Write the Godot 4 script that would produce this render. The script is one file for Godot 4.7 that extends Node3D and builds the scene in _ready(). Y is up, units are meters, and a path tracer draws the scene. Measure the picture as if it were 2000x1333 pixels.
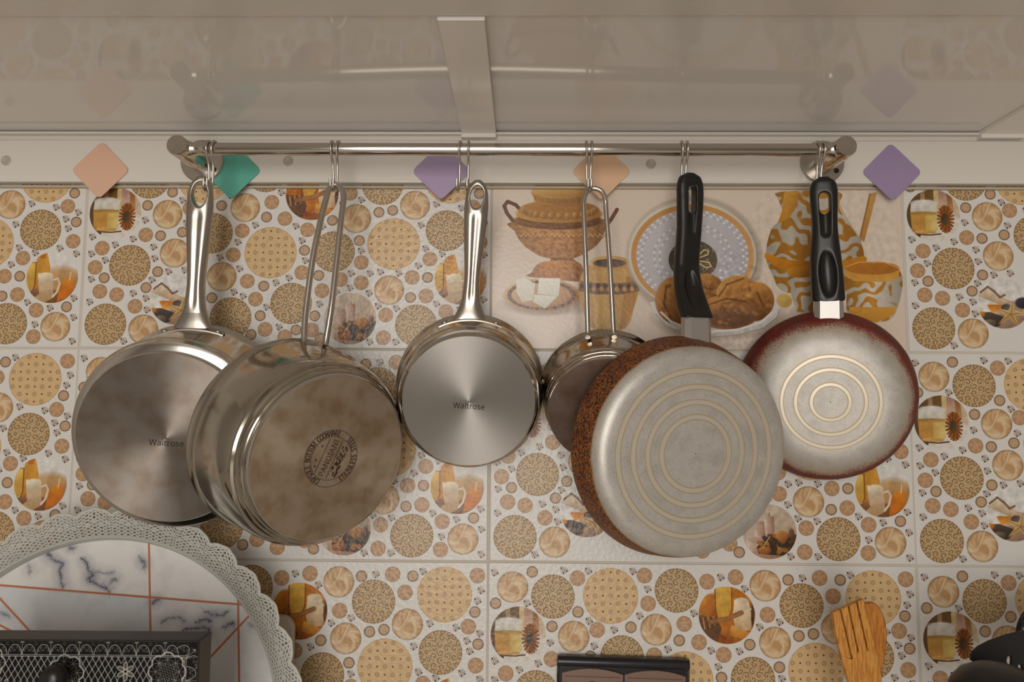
extends Node3D
# A kitchen splashback: six pans hanging from a steel rail under a wall cabinet.
# Wall face at z = 0, the viewer stands at +z; x to the right, y up, metres.

var rng := RandomNumberGenerator.new()
var mats := {}
var nz := FastNoiseLite.new()

# ------------------------------------------------------------------ mesh collector
class MB:
	var v := PackedVector3Array()
	var n := PackedVector3Array()
	var t := PackedVector2Array()
	var t2 := PackedVector2Array()
	var ix := PackedInt32Array()
	func add(p: Vector3, nn: Vector3, uv := Vector2.ZERO, uv2 := Vector2.ZERO) -> int:
		v.append(p); n.append(nn); t.append(uv); t2.append(uv2)
		return v.size() - 1
	func tri(a: int, b: int, c: int) -> void:
		var g: Vector3 = (v[b] - v[a]).cross(v[c] - v[a])
		if g.length_squared() < 1e-20:
			return
		if g.dot(n[a] + n[b] + n[c]) > 0.0:
			ix.append_array(PackedInt32Array([a, c, b]))
		else:
			ix.append_array(PackedInt32Array([a, b, c]))
	func quad(a: int, b: int, c: int, d: int) -> void:
		tri(a, b, c)
		tri(a, c, d)
	func flat_quad(a: Vector3, b: Vector3, c: Vector3, d: Vector3, nn: Vector3) -> void:
		var i := add(a, nn, Vector2(0, 1)); add(b, nn, Vector2(1, 1)); add(c, nn, Vector2(1, 0)); add(d, nn, Vector2(0, 0))
		quad(i, i + 1, i + 2, i + 3)
	func flat_tri(a: Vector3, b: Vector3, c: Vector3, nn: Vector3) -> void:
		var i := add(a, nn); add(b, nn); add(c, nn)
		tri(i, i + 1, i + 2)
	func box(c: Vector3, s: Vector3, r := 0.0, tf := Transform3D.IDENTITY) -> void:
		var h := s * 0.5
		var axes := [Vector3.RIGHT, Vector3.UP, Vector3.BACK]
		for k in 3:
			var k1 := (k + 1) % 3
			var k2 := (k + 2) % 3
			for sg: float in [-1.0, 1.0]:
				var q := []
				for w in [[-1.0, -1.0], [1.0, -1.0], [1.0, 1.0], [-1.0, 1.0]]:
					q.append(tf * (c + axes[k] * h[k] * sg + axes[k1] * (h[k1] - r) * w[0] + axes[k2] * (h[k2] - r) * w[1]))
				flat_quad(q[0], q[1], q[2], q[3], tf.basis * (axes[k] * sg))
		if r <= 0.0:
			return
		for k in 3:
			var k1 := (k + 1) % 3
			var k2 := (k + 2) % 3
			for s1: float in [-1.0, 1.0]:
				for s2: float in [-1.0, 1.0]:
					var e1: Vector3 = c + axes[k1] * h[k1] * s1 + axes[k2] * (h[k2] - r) * s2
					var e2: Vector3 = c + axes[k1] * (h[k1] - r) * s1 + axes[k2] * h[k2] * s2
					var d: Vector3 = axes[k] * (h[k] - r)
					var na: Vector3 = tf.basis * (axes[k1] * s1)
					var nb: Vector3 = tf.basis * (axes[k2] * s2)
					var i := add(tf * (e1 - d), na); add(tf * (e1 + d), na); add(tf * (e2 + d), nb); add(tf * (e2 - d), nb)
					quad(i, i + 1, i + 2, i + 3)
		for sx: float in [-1.0, 1.0]:
			for sy: float in [-1.0, 1.0]:
				for sz: float in [-1.0, 1.0]:
					var m := Vector3(sx, sy, sz)
					var o: Vector3 = c + (h - Vector3(r, r, r)) * m
					var i := add(tf * (o + Vector3(r * sx, 0, 0)), tf.basis * Vector3(sx, 0, 0))
					add(tf * (o + Vector3(0, r * sy, 0)), tf.basis * Vector3(0, sy, 0))
					add(tf * (o + Vector3(0, 0, r * sz)), tf.basis * Vector3(0, 0, sz))
					tri(i, i + 1, i + 2)
	# profile of (radius, height) round the local z axis, from the inside round the rim to the outside
	func lathe(pf: PackedVector2Array, segs := 120, a0 := 0.0, a1 := TAU, crease := 0.6, tf := Transform3D.IDENTITY) -> void:
		var m := pf.size()
		var seg := []
		var al := PackedFloat32Array([0.0])
		for i in m - 1:
			var d: Vector2 = pf[i + 1] - pf[i]
			seg.append(Vector2(d.y, -d.x).normalized())
			al.append(al[i] + d.length())
		var rows := []
		for i in m:
			if i == 0: rows.append([i, seg[0]])
			elif i == m - 1: rows.append([i, seg[m - 2]])
			elif absf(seg[i - 1].angle_to(seg[i])) > crease:
				rows.append([i, seg[i - 1]]); rows.append([i, seg[i]])
			else: rows.append([i, (seg[i - 1] + seg[i]).normalized()])
		var start := v.size()
		for r in rows:
			var p: Vector2 = pf[r[0]]
			var q: Vector2 = r[1]
			for s in segs + 1:
				var a := a0 + (a1 - a0) * s / segs
				var cs := cos(a)
				var sn := sin(a)
				add(tf * Vector3(p.x * cs, p.x * sn, p.y), tf.basis * Vector3(q.x * cs, q.x * sn, q.y), Vector2(float(s) / segs, al[r[0]] / al[m - 1]), Vector2(0.5 + p.x * cs * 4.0, 0.5 + p.x * sn * 4.0))
		for r in rows.size() - 1:
			if rows[r][0] == rows[r + 1][0]:
				continue
			for s in segs:
				var i := start + r * (segs + 1) + s
				quad(i, i + 1, i + segs + 2, i + segs + 1)
	# rings of points, each ring closed; smooth
	func skin(rings: Array, cap := true, vscale := 1.0) -> void:
		var m := rings.size()
		var k: int = rings[0].size()
		var start := v.size()
		for i in m:
			var ctr := Vector3.ZERO
			for p: Vector3 in rings[i]: ctr += p
			ctr /= k
			var ia := maxi(i - 1, 0)
			var ib := mini(i + 1, m - 1)
			for j in k + 1:
				var jj := j % k
				var p: Vector3 = rings[i][jj]
				var du: Vector3 = rings[i][(jj + 1) % k] - rings[i][(jj + k - 1) % k]
				var dv: Vector3 = rings[ib][jj] - rings[ia][jj]
				var nn := du.cross(dv).normalized()
				if nn.dot(p - ctr) < 0.0: nn = -nn
				if nn == Vector3.ZERO: nn = (p - ctr).normalized()
				add(p, nn, Vector2(float(j) / k, float(i) / (m - 1) * vscale), Vector2(p.x, p.y))
		for i in m - 1:
			for j in k:
				var a := start + i * (k + 1) + j
				quad(a, a + 1, a + k + 2, a + k + 1)
		if cap:
			for e in [0, m - 1]:
				var ctr := Vector3.ZERO
				for p: Vector3 in rings[e]: ctr += p
				ctr /= k
				var o := Vector3.ZERO
				for p: Vector3 in rings[1 if e == 0 else m - 2]: o += p
				o /= k
				var nn := (ctr - o).normalized()
				var c0 := add(ctr, nn)
				var f := v.size()
				for j in k: add(rings[e][j], nn)
				for j in k: tri(c0, f + j, f + (j + 1) % k)
	func tube(path: PackedVector3Array, r: float, k := 10, squash := Vector2.ONE, rr := PackedFloat32Array(), cap := true) -> void:
		var rings := []
		var side := Vector3.ZERO
		for i in path.size():
			var d := (path[mini(i + 1, path.size() - 1)] - path[maxi(i - 1, 0)]).normalized()
			if i == 0:
				side = d.cross(Vector3.BACK if absf(d.z) < 0.9 else Vector3.UP).normalized()
			side = (side - d * side.dot(d)).normalized()
			var up := d.cross(side)
			var ring := PackedVector3Array()
			var q := r * (rr[i] if rr.size() else 1.0)
			for j in k:
				var a := TAU * j / k
				ring.append(path[i] + side * cos(a) * q * squash.x + up * sin(a) * q * squash.y)
			rings.append(ring)
		skin(rings, cap)
	# flat polygon in the xy plane made into a plate between z0 and z1, with a small rounded edge b
	func plate(poly: PackedVector2Array, z0: float, z1: float, b := 0.0, tf := Transform3D.IDENTITY, uvs := 1.0) -> void:
		var m := poly.size()
		var area := 0.0
		for i in m: area += poly[i].cross(poly[(i + 1) % m])
		if area < 0.0: poly.reverse()
		var nr := PackedVector2Array()
		for i in m:
			var e1 := (poly[i] - poly[(i + m - 1) % m]).normalized()
			var e2 := (poly[(i + 1) % m] - poly[i]).normalized()
			var q := (Vector2(e1.y, -e1.x) + Vector2(e2.y, -e2.x))
			nr.append(q.normalized() / maxf(0.45, q.length() * 0.5))
		var inner := PackedVector2Array()
		for i in m: inner.append(poly[i] - nr[i] * b)
		var tris := Geometry2D.triangulate_polygon(inner)
		if tris.is_empty():
			inner = poly
			tris = Geometry2D.triangulate_polygon(poly)
		for sd in 2:
			var z := z1 if sd else z0
			var nn: Vector3 = tf.basis * Vector3(0, 0, 1.0 if sd else -1.0)
			var s := v.size()
			for p in inner: add(tf * Vector3(p.x, p.y, z), nn, p * uvs, p * uvs)
			for k in tris.size() / 3: tri(s + tris[k * 3], s + tris[k * 3 + 1], s + tris[k * 3 + 2])
		for i in m:
			var j := (i + 1) % m
			var e := (poly[j] - poly[i]).normalized()
			var fl := Vector2(e.y, -e.x)
			var ni := nr[i].normalized()
			var nj := nr[j].normalized()
			if ni.dot(fl) < 0.85: ni = fl
			if nj.dot(fl) < 0.85: nj = fl
			var lv := [[inner, z1, Vector3(0, 0, 1)], [poly, z1 - b, null], [poly, z0 + b, null], [inner, z0, Vector3(0, 0, -1)]]
			var idx := []
			for l in lv:
				var pp: PackedVector2Array = l[0]
				var na: Vector3 = Vector3(ni.x, ni.y, 0) if l[2] == null else (Vector3(ni.x, ni.y, 0) + l[2]).normalized()
				var nb: Vector3 = Vector3(nj.x, nj.y, 0) if l[2] == null else (Vector3(nj.x, nj.y, 0) + l[2]).normalized()
				idx.append(add(tf * Vector3(pp[i].x, pp[i].y, l[1]), tf.basis * na, pp[i] * uvs, pp[i] * uvs))
				idx.append(add(tf * Vector3(pp[j].x, pp[j].y, l[1]), tf.basis * nb, pp[j] * uvs, pp[j] * uvs))
			for k in 3:
				quad(idx[k * 2], idx[k * 2 + 1], idx[k * 2 + 3], idx[k * 2 + 2])
	func ball(c: Vector3, r: Vector3, k := 24) -> void:
		var rings := k / 2
		var s := v.size()
		for i in rings + 1:
			var ph := PI * i / rings
			for j in k + 1:
				var th := TAU * j / k
				var d := Vector3(sin(ph) * cos(th), cos(ph), sin(ph) * sin(th))
				add(c + d * r, (d / r).normalized(), Vector2(float(j) / k, float(i) / rings))
		for i in rings:
			for j in k:
				var a := s + i * (k + 1) + j
				quad(a, a + 1, a + k + 2, a + k + 1)
	func done() -> ArrayMesh:
		var arr := []
		arr.resize(Mesh.ARRAY_MAX)
		arr[Mesh.ARRAY_VERTEX] = v
		arr[Mesh.ARRAY_NORMAL] = n
		arr[Mesh.ARRAY_TEX_UV] = t
		arr[Mesh.ARRAY_TEX_UV2] = t2
		arr[Mesh.ARRAY_INDEX] = ix
		var m := ArrayMesh.new()
		m.add_surface_from_arrays(Mesh.PRIMITIVE_TRIANGLES, arr)
		return m

# surface nets of a distance field
func sdf_mesh(f: Callable, lo: Vector3, hi: Vector3, cell: float) -> ArrayMesh:
	var sz := (hi - lo) / cell
	var nx := int(ceil(sz.x)) + 1
	var ny := int(ceil(sz.y)) + 1
	var nzz := int(ceil(sz.z)) + 1
	var d := PackedFloat32Array()
	d.resize(nx * ny * nzz)
	var q := 0
	for k in nzz:
		for j in ny:
			for i in nx:
				d[q] = f.call(lo + Vector3(i, j, k) * cell)
				q += 1
	var mb := MB.new()
	var vid := PackedInt32Array()
	vid.resize(nx * ny * nzz)
	vid.fill(-1)
	var off := [0, 1, nx, nx + 1, nx * ny, nx * ny + 1, nx * ny + nx, nx * ny + nx + 1]
	var pos := [Vector3(0, 0, 0), Vector3(1, 0, 0), Vector3(0, 1, 0), Vector3(1, 1, 0), Vector3(0, 0, 1), Vector3(1, 0, 1), Vector3(0, 1, 1), Vector3(1, 1, 1)]
	var ed := [[0, 1], [2, 3], [4, 5], [6, 7], [0, 2], [1, 3], [4, 6], [5, 7], [0, 4], [1, 5], [2, 6], [3, 7]]
	var e := cell * 0.5
	for k in nzz - 1:
		for j in ny - 1:
			for i in nx - 1:
				var b := i + nx * (j + ny * k)
				var inside := 0
				for c in 8:
					if d[b + off[c]] < 0.0: inside += 1
				if inside == 0 or inside == 8: continue
				var s := Vector3.ZERO
				var cnt := 0
				for ee in ed:
					var da := d[b + off[ee[0]]]
					var db := d[b + off[ee[1]]]
					if (da < 0.0) != (db < 0.0):
						s += (pos[ee[0]] as Vector3).lerp(pos[ee[1]], da / (da - db))
						cnt += 1
				var p := lo + (Vector3(i, j, k) + s / cnt) * cell
				var g := Vector3(f.call(p + Vector3(e, 0, 0)) - f.call(p - Vector3(e, 0, 0)), f.call(p + Vector3(0, e, 0)) - f.call(p - Vector3(0, e, 0)), f.call(p + Vector3(0, 0, e)) - f.call(p - Vector3(0, 0, e)))
				vid[b] = mb.add(p, g.normalized())
	for k in range(1, nzz - 1):
		for j in range(1, ny - 1):
			for i in range(1, nx - 1):
				var b := i + nx * (j + ny * k)
				var s0 := d[b] < 0.0
				if (d[b + 1] < 0.0) != s0:
					mb.quad(vid[b], vid[b - nx], vid[b - nx - nx * ny], vid[b - nx * ny])
				if (d[b + nx] < 0.0) != s0:
					mb.quad(vid[b], vid[b - 1], vid[b - 1 - nx * ny], vid[b - nx * ny])
				if (d[b + nx * ny] < 0.0) != s0:
					mb.quad(vid[b], vid[b - 1], vid[b - 1 - nx], vid[b - nx])
	return mb.done()

static func catmull(pts: Array, per := 8) -> PackedVector3Array:
	var out := PackedVector3Array()
	for i in pts.size() - 1:
		var a: Vector3 = pts[maxi(i - 1, 0)]
		var b: Vector3 = pts[i]
		var c: Vector3 = pts[i + 1]
		var d: Vector3 = pts[mini(i + 2, pts.size() - 1)]
		for s in per:
			out.append(b.cubic_interpolate(c, a, d, float(s) / per))
	out.append(pts[-1])
	return out

# rows of [key, values ...]; smooth between rows
static func table(rows: Array, x: float) -> Array:
	var m := rows.size()
	var i := 0
	while i < m - 2 and x > rows[i + 1][0]: i += 1
	var a: Array = rows[maxi(i - 1, 0)]
	var b: Array = rows[i]
	var c: Array = rows[i + 1]
	var d: Array = rows[mini(i + 2, m - 1)]
	var s := clampf((x - b[0]) / (c[0] - b[0]), 0.0, 1.0)
	var out := []
	for k in range(1, b.size()):
		out.append(cubic_interpolate(b[k], c[k], a[k], d[k], s))
	return out

# ------------------------------------------------------------------ nodes and tags
func numbered(called: String) -> String:
	if not has_node(NodePath(called)): return called
	var k := 1
	while has_node(NodePath("%s_%03d" % [called, k])): k += 1
	return "%s_%03d" % [called, k]

func child_name(par: Node, called: String) -> String:
	if not par.has_node(NodePath(called)): return called
	var k := 1
	while par.has_node(NodePath("%s_%03d" % [called, k])): k += 1
	return "%s_%03d" % [called, k]

func obj(called: String, m: Mesh, mat: Material, par: Node = null, at := Transform3D.IDENTITY) -> MeshInstance3D:
	var o := MeshInstance3D.new()
	o.mesh = m
	o.material_override = mat
	o.transform = at
	var p: Node = self if par == null else par
	o.name = numbered(called) if par == null else child_name(p, called)
	p.add_child(o, true)
	return o

func thing(called: String, label: String, category: String, at := Transform3D.IDENTITY, group := "") -> Node3D:
	var o := Node3D.new()
	o.name = numbered(called)
	add_child(o, true)
	o.transform = at
	tag(o, label, category, group)
	return o

func tag(o: Node, label: String, category: String, group := "") -> void:
	o.set_meta("label", label)
	o.set_meta("category", category)
	if group: o.set_meta("group", group)

func struct_of(called: String, at := Transform3D.IDENTITY) -> Node3D:
	var o := Node3D.new()
	o.name = called
	add_child(o, true)
	o.transform = at
	o.set_meta("kind", "structure")
	return o

func c8(r: float, g: float, b: float, a := 1.0) -> Color:
	return Color(r / 255.0, g / 255.0, b / 255.0, a)

func mat(col: Color, rough: float, metal := 0.0, spec := 0.5) -> StandardMaterial3D:
	var m := StandardMaterial3D.new()
	m.albedo_color = col
	m.roughness = rough
	m.metallic = metal
	m.metallic_specular = spec
	return m

func noise_tex(freq: float, w: int, h: int, cols := [], offs := [], normal := 0.0, sd := 1, oct := 4) -> NoiseTexture2D:
	var n := FastNoiseLite.new()
	n.seed = sd
	n.frequency = freq
	n.fractal_octaves = oct
	var t := NoiseTexture2D.new()
	t.noise = n
	t.width = w
	t.height = h
	t.seamless = true
	if normal > 0.0:
		t.as_normal_map = true
		t.bump_strength = normal
	if cols.size():
		var g := Gradient.new()
		g.colors = PackedColorArray(cols)
		g.offsets = PackedFloat32Array(offs)
		t.color_ramp = g
	return t

func _ready() -> void:
	# camera
	var cam := Camera3D.new()
	cam.name = "camera"
	cam.fov = 50.71
	cam.near = 0.02
	cam.far = 50.0
	add_child(cam)
	cam.transform = Transform3D(Basis(Vector3(0, 1, 0), 0.0137346) * Basis(Vector3(1, 0, 0), 0.0823387) * Basis(Vector3(0, 0, 1), 0.0062107), Vector3(0.0379651, -0.0603203, 0.8651118))
	cam.current = true
	# sky
	var sm := ProceduralSkyMaterial.new()
	sm.sky_top_color = c8(150, 176, 210)
	sm.sky_horizon_color = c8(222, 228, 232)
	sm.ground_bottom_color = c8(120, 112, 100)
	sm.ground_horizon_color = c8(190, 186, 178)
	sm.sky_energy_multiplier = 1.0
	var sky := Sky.new()
	sky.sky_material = sm
	var env := Environment.new()
	env.background_mode = Environment.BG_SKY
	env.sky = sky
	env.tonemap_mode = Environment.TONE_MAPPER_LINEAR
	env.tonemap_exposure = 1.0
	env.sdfgi_enabled = true
	env.ssao_enabled = true
	env.ssil_enabled = true
	var we := WorldEnvironment.new()
	we.name = "environment"
	we.environment = env
	add_child(we)
	# daylight through the window in the wall behind the viewer
	var al := AreaLight3D.new()
	al.name = "window_daylight"
	al.area_size = Vector2(1.3, 1.9)
	al.light_color = c8(255, 248, 239)
	al.light_energy = 4.2
	al.shadow_enabled = true
	al.position = Vector3(-0.25, -0.18, 3.22)
	add_child(al)
	al.area_range = 12.0
	make_materials()
	build_setting()
	build_cabinets()
	build_rail()
	build_hooks()
	build_diamonds()
	build_pans()
	build_tray()
	build_key_box()
	build_socket()
	build_utensils()

# ------------------------------------------------------------------ materials
func make_materials() -> void:
	nz.seed = 11
	nz.frequency = 0.02
	nz.fractal_octaves = 3
	mats.steel = mat(c8(205, 200, 192), 0.16, 1.0)
	mats.steel_dark = mat(c8(186, 178, 166), 0.12, 1.0)
	mats.rail = mat(c8(208, 202, 194), 0.10, 1.0)
	mats.flange = mat(c8(190, 184, 176), 0.28, 1.0)
	mats.wire = mat(c8(200, 194, 186), 0.22, 1.0)
	mats.handle = mat(c8(180, 173, 164), 0.28, 1.0)
	var br := mat(c8(162, 157, 152), 0.48, 0.92)
	br.anisotropy_enabled = true
	br.anisotropy = -0.9
	mats.brushed = br
	var bst: StandardMaterial3D = br.duplicate()
	bst.albedo_color = c8(156, 148, 140)
	stain(bst, [c8(244, 243, 242), c8(236, 231, 227), c8(220, 207, 197)], [0.3, 0.55, 0.9], 3, 0.014)
	mats.brushed_stained = bst
	var b2: StandardMaterial3D = br.duplicate()
	b2.albedo_color = c8(204, 190, 172)
	b2.metallic = 0.8
	b2.roughness = 0.46
	b2.anisotropy = -0.6
	stain(b2, [c8(246, 243, 240), c8(232, 224, 214), c8(212, 196, 178)], [0.3, 0.55, 0.9], 9, 0.014)
	mats.base_brown = b2
	var b3: StandardMaterial3D = b2.duplicate()
	b3.albedo_color = c8(136, 118, 110)
	b3.anisotropy = -0.2
	b3.roughness = 0.45
	mats.base_dull = b3
	mats.black_plastic = mat(c8(26, 24, 23), 0.34, 0.0, 0.5)
	mats.black_nylon = mat(c8(32, 31, 32), 0.42, 0.0, 0.5)
	mats.nonstick = mat(c8(34, 32, 31), 0.5)
	mats.ferrule = mat(c8(196, 192, 188), 0.42, 0.8)
	mats.ring = mat(c8(222, 214, 198), 0.42, 0.55)
	mats.grime = mat(c8(196, 176, 142), 0.5, 0.5)
	mats.ink = mat(c8(40, 32, 27), 0.7)
	mats.white_gloss = mat(c8(228, 223, 215), 0.16, 0.0, 0.5)
	mats.under = mat(c8(238, 235, 231), 0.07, 0.0, 0.42)
	mats.strip = mat(c8(243, 238, 231), 0.22, 0.0, 0.5)
	mats.plaster = mat(c8(206, 202, 194), 0.85)
	mats.room = mat(c8(190, 185, 179), 0.85)
	mats.ceiling = mat(c8(186, 180, 172), 0.9)
	mats.floor = mat(c8(202, 196, 189), 0.55)
	mats.worktop = mat(c8(232, 227, 220), 0.5)
	mats.caulk = mat(c8(196, 184, 164), 0.6)

func stain(m: StandardMaterial3D, cols: Array, offs: Array, sd: int, fq: float) -> void:
	m.detail_enabled = true
	m.detail_blend_mode = BaseMaterial3D.BLEND_MODE_MUL
	m.detail_uv_layer = BaseMaterial3D.DETAIL_UV_2
	m.detail_albedo = noise_tex(fq, 512, 512, cols, offs, 0.0, sd, 5)

# ------------------------------------------------------------------ the setting
func build_setting() -> void:
	# back wall: plaster slab with tiles bedded on it
	var wall := struct_of("wall_back")
	var mb := MB.new()
	mb.box(Vector3(0, -0.2, -0.0625), Vector3(4.0, 2.6, 0.105))
	obj("plaster", mb.done(), mats.plaster, wall)
	mb = MB.new()
	mb.box(Vector3(0, -0.25, -0.0052), Vector3(2.0, 1.0, 0.0084))
	obj("grout", mb.done(), mat(c8(212, 204, 190), 0.9), wall)
	var tm := MB.new()
	tm.box(Vector3(0, 0, -0.004), Vector3(0.4978, 0.2478, 0.008), 0.0009)
	var tmesh := tm.done()
	var glaze := mat(Color.WHITE, 0.30, 0.0, 0.5)
	glaze.albedo_texture = paint_tile()
	glaze.normal_enabled = true
	glaze.normal_texture = noise_tex(0.07, 1024, 512, [], [], 4.0, 4, 2)
	glaze.normal_scale = 0.13
	var glaze2: StandardMaterial3D = glaze.duplicate()
	glaze2.albedo_texture = paint_picture_tile()
	glaze2.normal_scale = 0.04
	glaze2.roughness = 0.22
	for r in 4:
		for c in 4:
			var pic := r == 0 and c == 2
			var wob := Vector3((((r * 7 + c * 3) % 5) - 2) * 0.0003, (((r * 5 + c * 2) % 5) - 2) * 0.0002, (((r * 3 + c * 4) % 3) - 1) * 0.0002)
			obj("decor_tile" if pic else "tile", tmesh, glaze2 if pic else glaze, wall, Transform3D(Basis(), Vector3(-0.75 + c * 0.5, 0.125 - r * 0.25, 0) + wob))
	# skirting strip under the cabinet, with screw caps
	var sk := struct_of("trim_1")
	mb = MB.new()
	mb.box(Vector3(0, 0.2290, 0.0062), Vector3(2.4, 0.0532, 0.0112), 0.0012)
	obj("strip", mb.done(), mats.white_gloss, sk)
	mb = MB.new()
	mb.box(Vector3(0, 0.1994, 0.0022), Vector3(2.4, 0.0032, 0.0044), 0.001)
	obj("sealing_bead", mb.done(), mats.caulk, sk)
	for x: float in [-0.5955, -0.2480, 0.1930, 0.7]:
		mb = MB.new()
		mb.lathe(PackedVector2Array([Vector2(0.0062, 0.0), Vector2(0.0060, 0.0007), Vector2(0.005, 0.0011), Vector2(0.0042, 0.0006), Vector2(0.0, 0.0004)]), 32)
		obj("screw_cap", mb.done(), mat(c8(186, 180, 168), 0.4), sk, Transform3D(Basis(), Vector3(x, 0.2292 if x < 0 else 0.2262, 0.0117)))
	var cv := struct_of("trim_2")
	mb = MB.new()
	mb.box(Vector3(0, 0.2590, 0.0040), Vector3(2.4, 0.0068, 0.0068), 0.0008)
	mb.box(Vector3(0, 0.2640, 0.0072), Vector3(2.4, 0.0044, 0.0132), 0.0016)
	obj("cove", mb.done(), mats.white_gloss, cv)
	# the rest of the kitchen behind the viewer
	var box_wall := func(called: String, parts: Array, m: Material):
		var b := MB.new()
		for p in parts: b.box(p[0], p[1])
		var s := obj(called, b.done(), m)
		s.set_meta("kind", "structure")
	box_wall.call("wall_left", [[Vector3(-2.05, -0.2, 1.6), Vector3(0.1, 2.6, 3.4)]], mats.room)
	box_wall.call("wall_right", [[Vector3(2.05, -0.2, 1.6), Vector3(0.1, 2.6, 3.4)]], mats.room)
	box_wall.call("floor", [[Vector3(0, -1.55, 1.6), Vector3(4.2, 0.1, 3.6)]], mats.floor)
	box_wall.call("ceiling", [[Vector3(0, 1.15, 1.6), Vector3(4.2, 0.1, 3.6)]], mats.ceiling)
	var wx0 := -0.95
	var wx1 := 0.45
	var wy0 := -1.2
	var wy1 := 0.85
	box_wall.call("wall_front", [[Vector3((-2.0 + wx0) / 2, -0.2, 3.3), Vector3(wx0 + 2.0, 2.6, 0.14)], [Vector3((2.0 + wx1) / 2, -0.2, 3.3), Vector3(2.0 - wx1, 2.6, 0.14)], [Vector3((wx0 + wx1) / 2, (wy1 + 1.1) / 2, 3.3), Vector3(wx1 - wx0, 1.1 - wy1, 0.14)], [Vector3((wx0 + wx1) / 2, (wy0 - 1.5) / 2, 3.3), Vector3(wx1 - wx0, wy0 + 1.5, 0.14)]], mats.room)
	var win := struct_of("window_1")
	mb = MB.new()
	for x: float in [wx0 + 0.03, (wx0 + wx1) / 2, wx1 - 0.03]:
		mb.box(Vector3(x, (wy0 + wy1) / 2, 3.3), Vector3(0.06, wy1 - wy0, 0.06), 0.004)
	for y: float in [wy0 + 0.03, wy1 - 0.03]:
		mb.box(Vector3((wx0 + wx1) / 2, y, 3.3), Vector3(wx1 - wx0, 0.06, 0.06), 0.004)
	obj("window_frame", mb.done(), mats.white_gloss, win)
	var gl := mat(Color(0.9, 0.95, 1.0, 0.06), 0.02)
	gl.transparency = BaseMaterial3D.TRANSPARENCY_ALPHA
	mb = MB.new()
	mb.box(Vector3((wx0 + wx1) / 2, (wy0 + wy1) / 2, 3.32), Vector3(wx1 - wx0 - 0.1, wy1 - wy0 - 0.1, 0.004))
	obj("pane", mb.done(), gl, win)
	var wt := struct_of("trim_3")
	mb = MB.new()
	mb.box(Vector3(0, -0.665, 0.305), Vector3(3.6, 0.04, 0.6), 0.004)
	obj("worktop", mb.done(), mats.worktop, wt)
	mb = MB.new()
	mb.box(Vector3(0, -1.09, 0.28), Vector3(3.6, 0.81, 0.54), 0.004)
	obj("base_cupboard", mb.done(), mats.plaster, wt)

func build_cabinets() -> void:
	# three units: bottom panel, front rail under the doors, side panel, carcass
	var spans := [[-0.80, -0.0165, "left white wall cabinet above the four steel saucepans"], [-0.0165, 0.6135, "middle white wall cabinet above the milk pan and frying pans"], [0.6135, 1.2, "right white wall cabinet, only its bottom corner in view"]]
	for s in spans:
		var x0: float = s[0]
		var x1: float = s[1]
		var t := thing("wall_cabinet", s[2], "cabinet", Transform3D(Basis(), Vector3((x0 + x1) / 2, 0.2665, 0.0)), "white wall cabinets over the pan rail")
		var w := x1 - x0
		# glossy underside, slightly warped towards the middle joint like a real thin panel
		var mb := MB.new()
		var nx := 40
		var nzz := 24
		for j in nzz + 1:
			for i in nx + 1:
				var fx := float(i) / nx
				var fz := float(j) / nzz
				var x := -w / 2 + w * fx
				var wx := x + (x0 + x1) / 2
				var near := exp(-pow((wx + 0.0165) / 0.22, 2.0))
				var hh := 0.0006 + 0.0062 * near * sin(PI * minf(1.0, fz * 1.0)) * 0.5
				mb.add(Vector3(x, hh, 0.001 + 0.278 * fz), Vector3(0, -1, 0), Vector2(fx, fz))
		for j in nzz + 1:
			for i in nx + 1:
				var k := j * (nx + 1) + i
				var l := mb.v[k - 1 if i > 0 else k]
				var r := mb.v[k + 1 if i < nx else k]
				var u := mb.v[k - nx - 1 if j > 0 else k]
				var d := mb.v[k + nx + 1 if j < nzz else k]
				var nn := (r - l).cross(d - u).normalized()
				mb.n[k] = nn if nn.y < 0 else -nn
		for j in nzz:
			for i in nx:
				var k := j * (nx + 1) + i
				mb.quad(k, k + 1, k + nx + 2, k + nx + 1)
		mb.box(Vector3(0, 0.012, 0.14), Vector3(w, 0.010, 0.278))
		obj("bottom_panel", mb.done(), mats.under, t)
		mb = MB.new()
		mb.box(Vector3(0, 0.018, 0.3105), Vector3(w, 0.040, 0.060))
		obj("front_rail", mb.done(), mats.white_gloss, t)
		mb = MB.new()
		mb.box(Vector3(0, 0.35, 0.17), Vector3(w, 0.66, 0.335), 0.002)
		obj("carcass", mb.done(), mats.white_gloss, t)
	for q in [[-0.0369, 0.0055, 0.0, "plain beige joint strip across the cabinet underside, above the third saucepan"], [0.5880, 0.6400, 0.0, "beige joint strip on the cabinet underside at the upper right corner"]]:
		var t := thing("joint_strip", q[3], "strip", Transform3D(Basis(), Vector3((q[0] + q[1]) / 2, 0.2665, 0.0)))
		var w: float = q[1] - q[0]
		var mb := MB.new()
		mb.plate(PackedVector2Array([Vector2(-w / 2, -0.0005), Vector2(w / 2, -0.0005), Vector2(w / 2 - 0.0005, -0.278), Vector2(-w / 2 + 0.0015, -0.278)]), -0.0045, 0.0004, 0.0005, Transform3D(Basis(Vector3(1, 0, 0), Vector3(0, 0, -1), Vector3(0, 1, 0)), Vector3.ZERO))
		obj("strip", mb.done(), mats.strip, t)
		mb = MB.new()
		mb.box(Vector3(0, -0.0058, 0.0090), Vector3(w, 0.0070, 0.0170), 0.0006)
		obj("bent_end", mb.done(), mats.strip, t)

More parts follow.
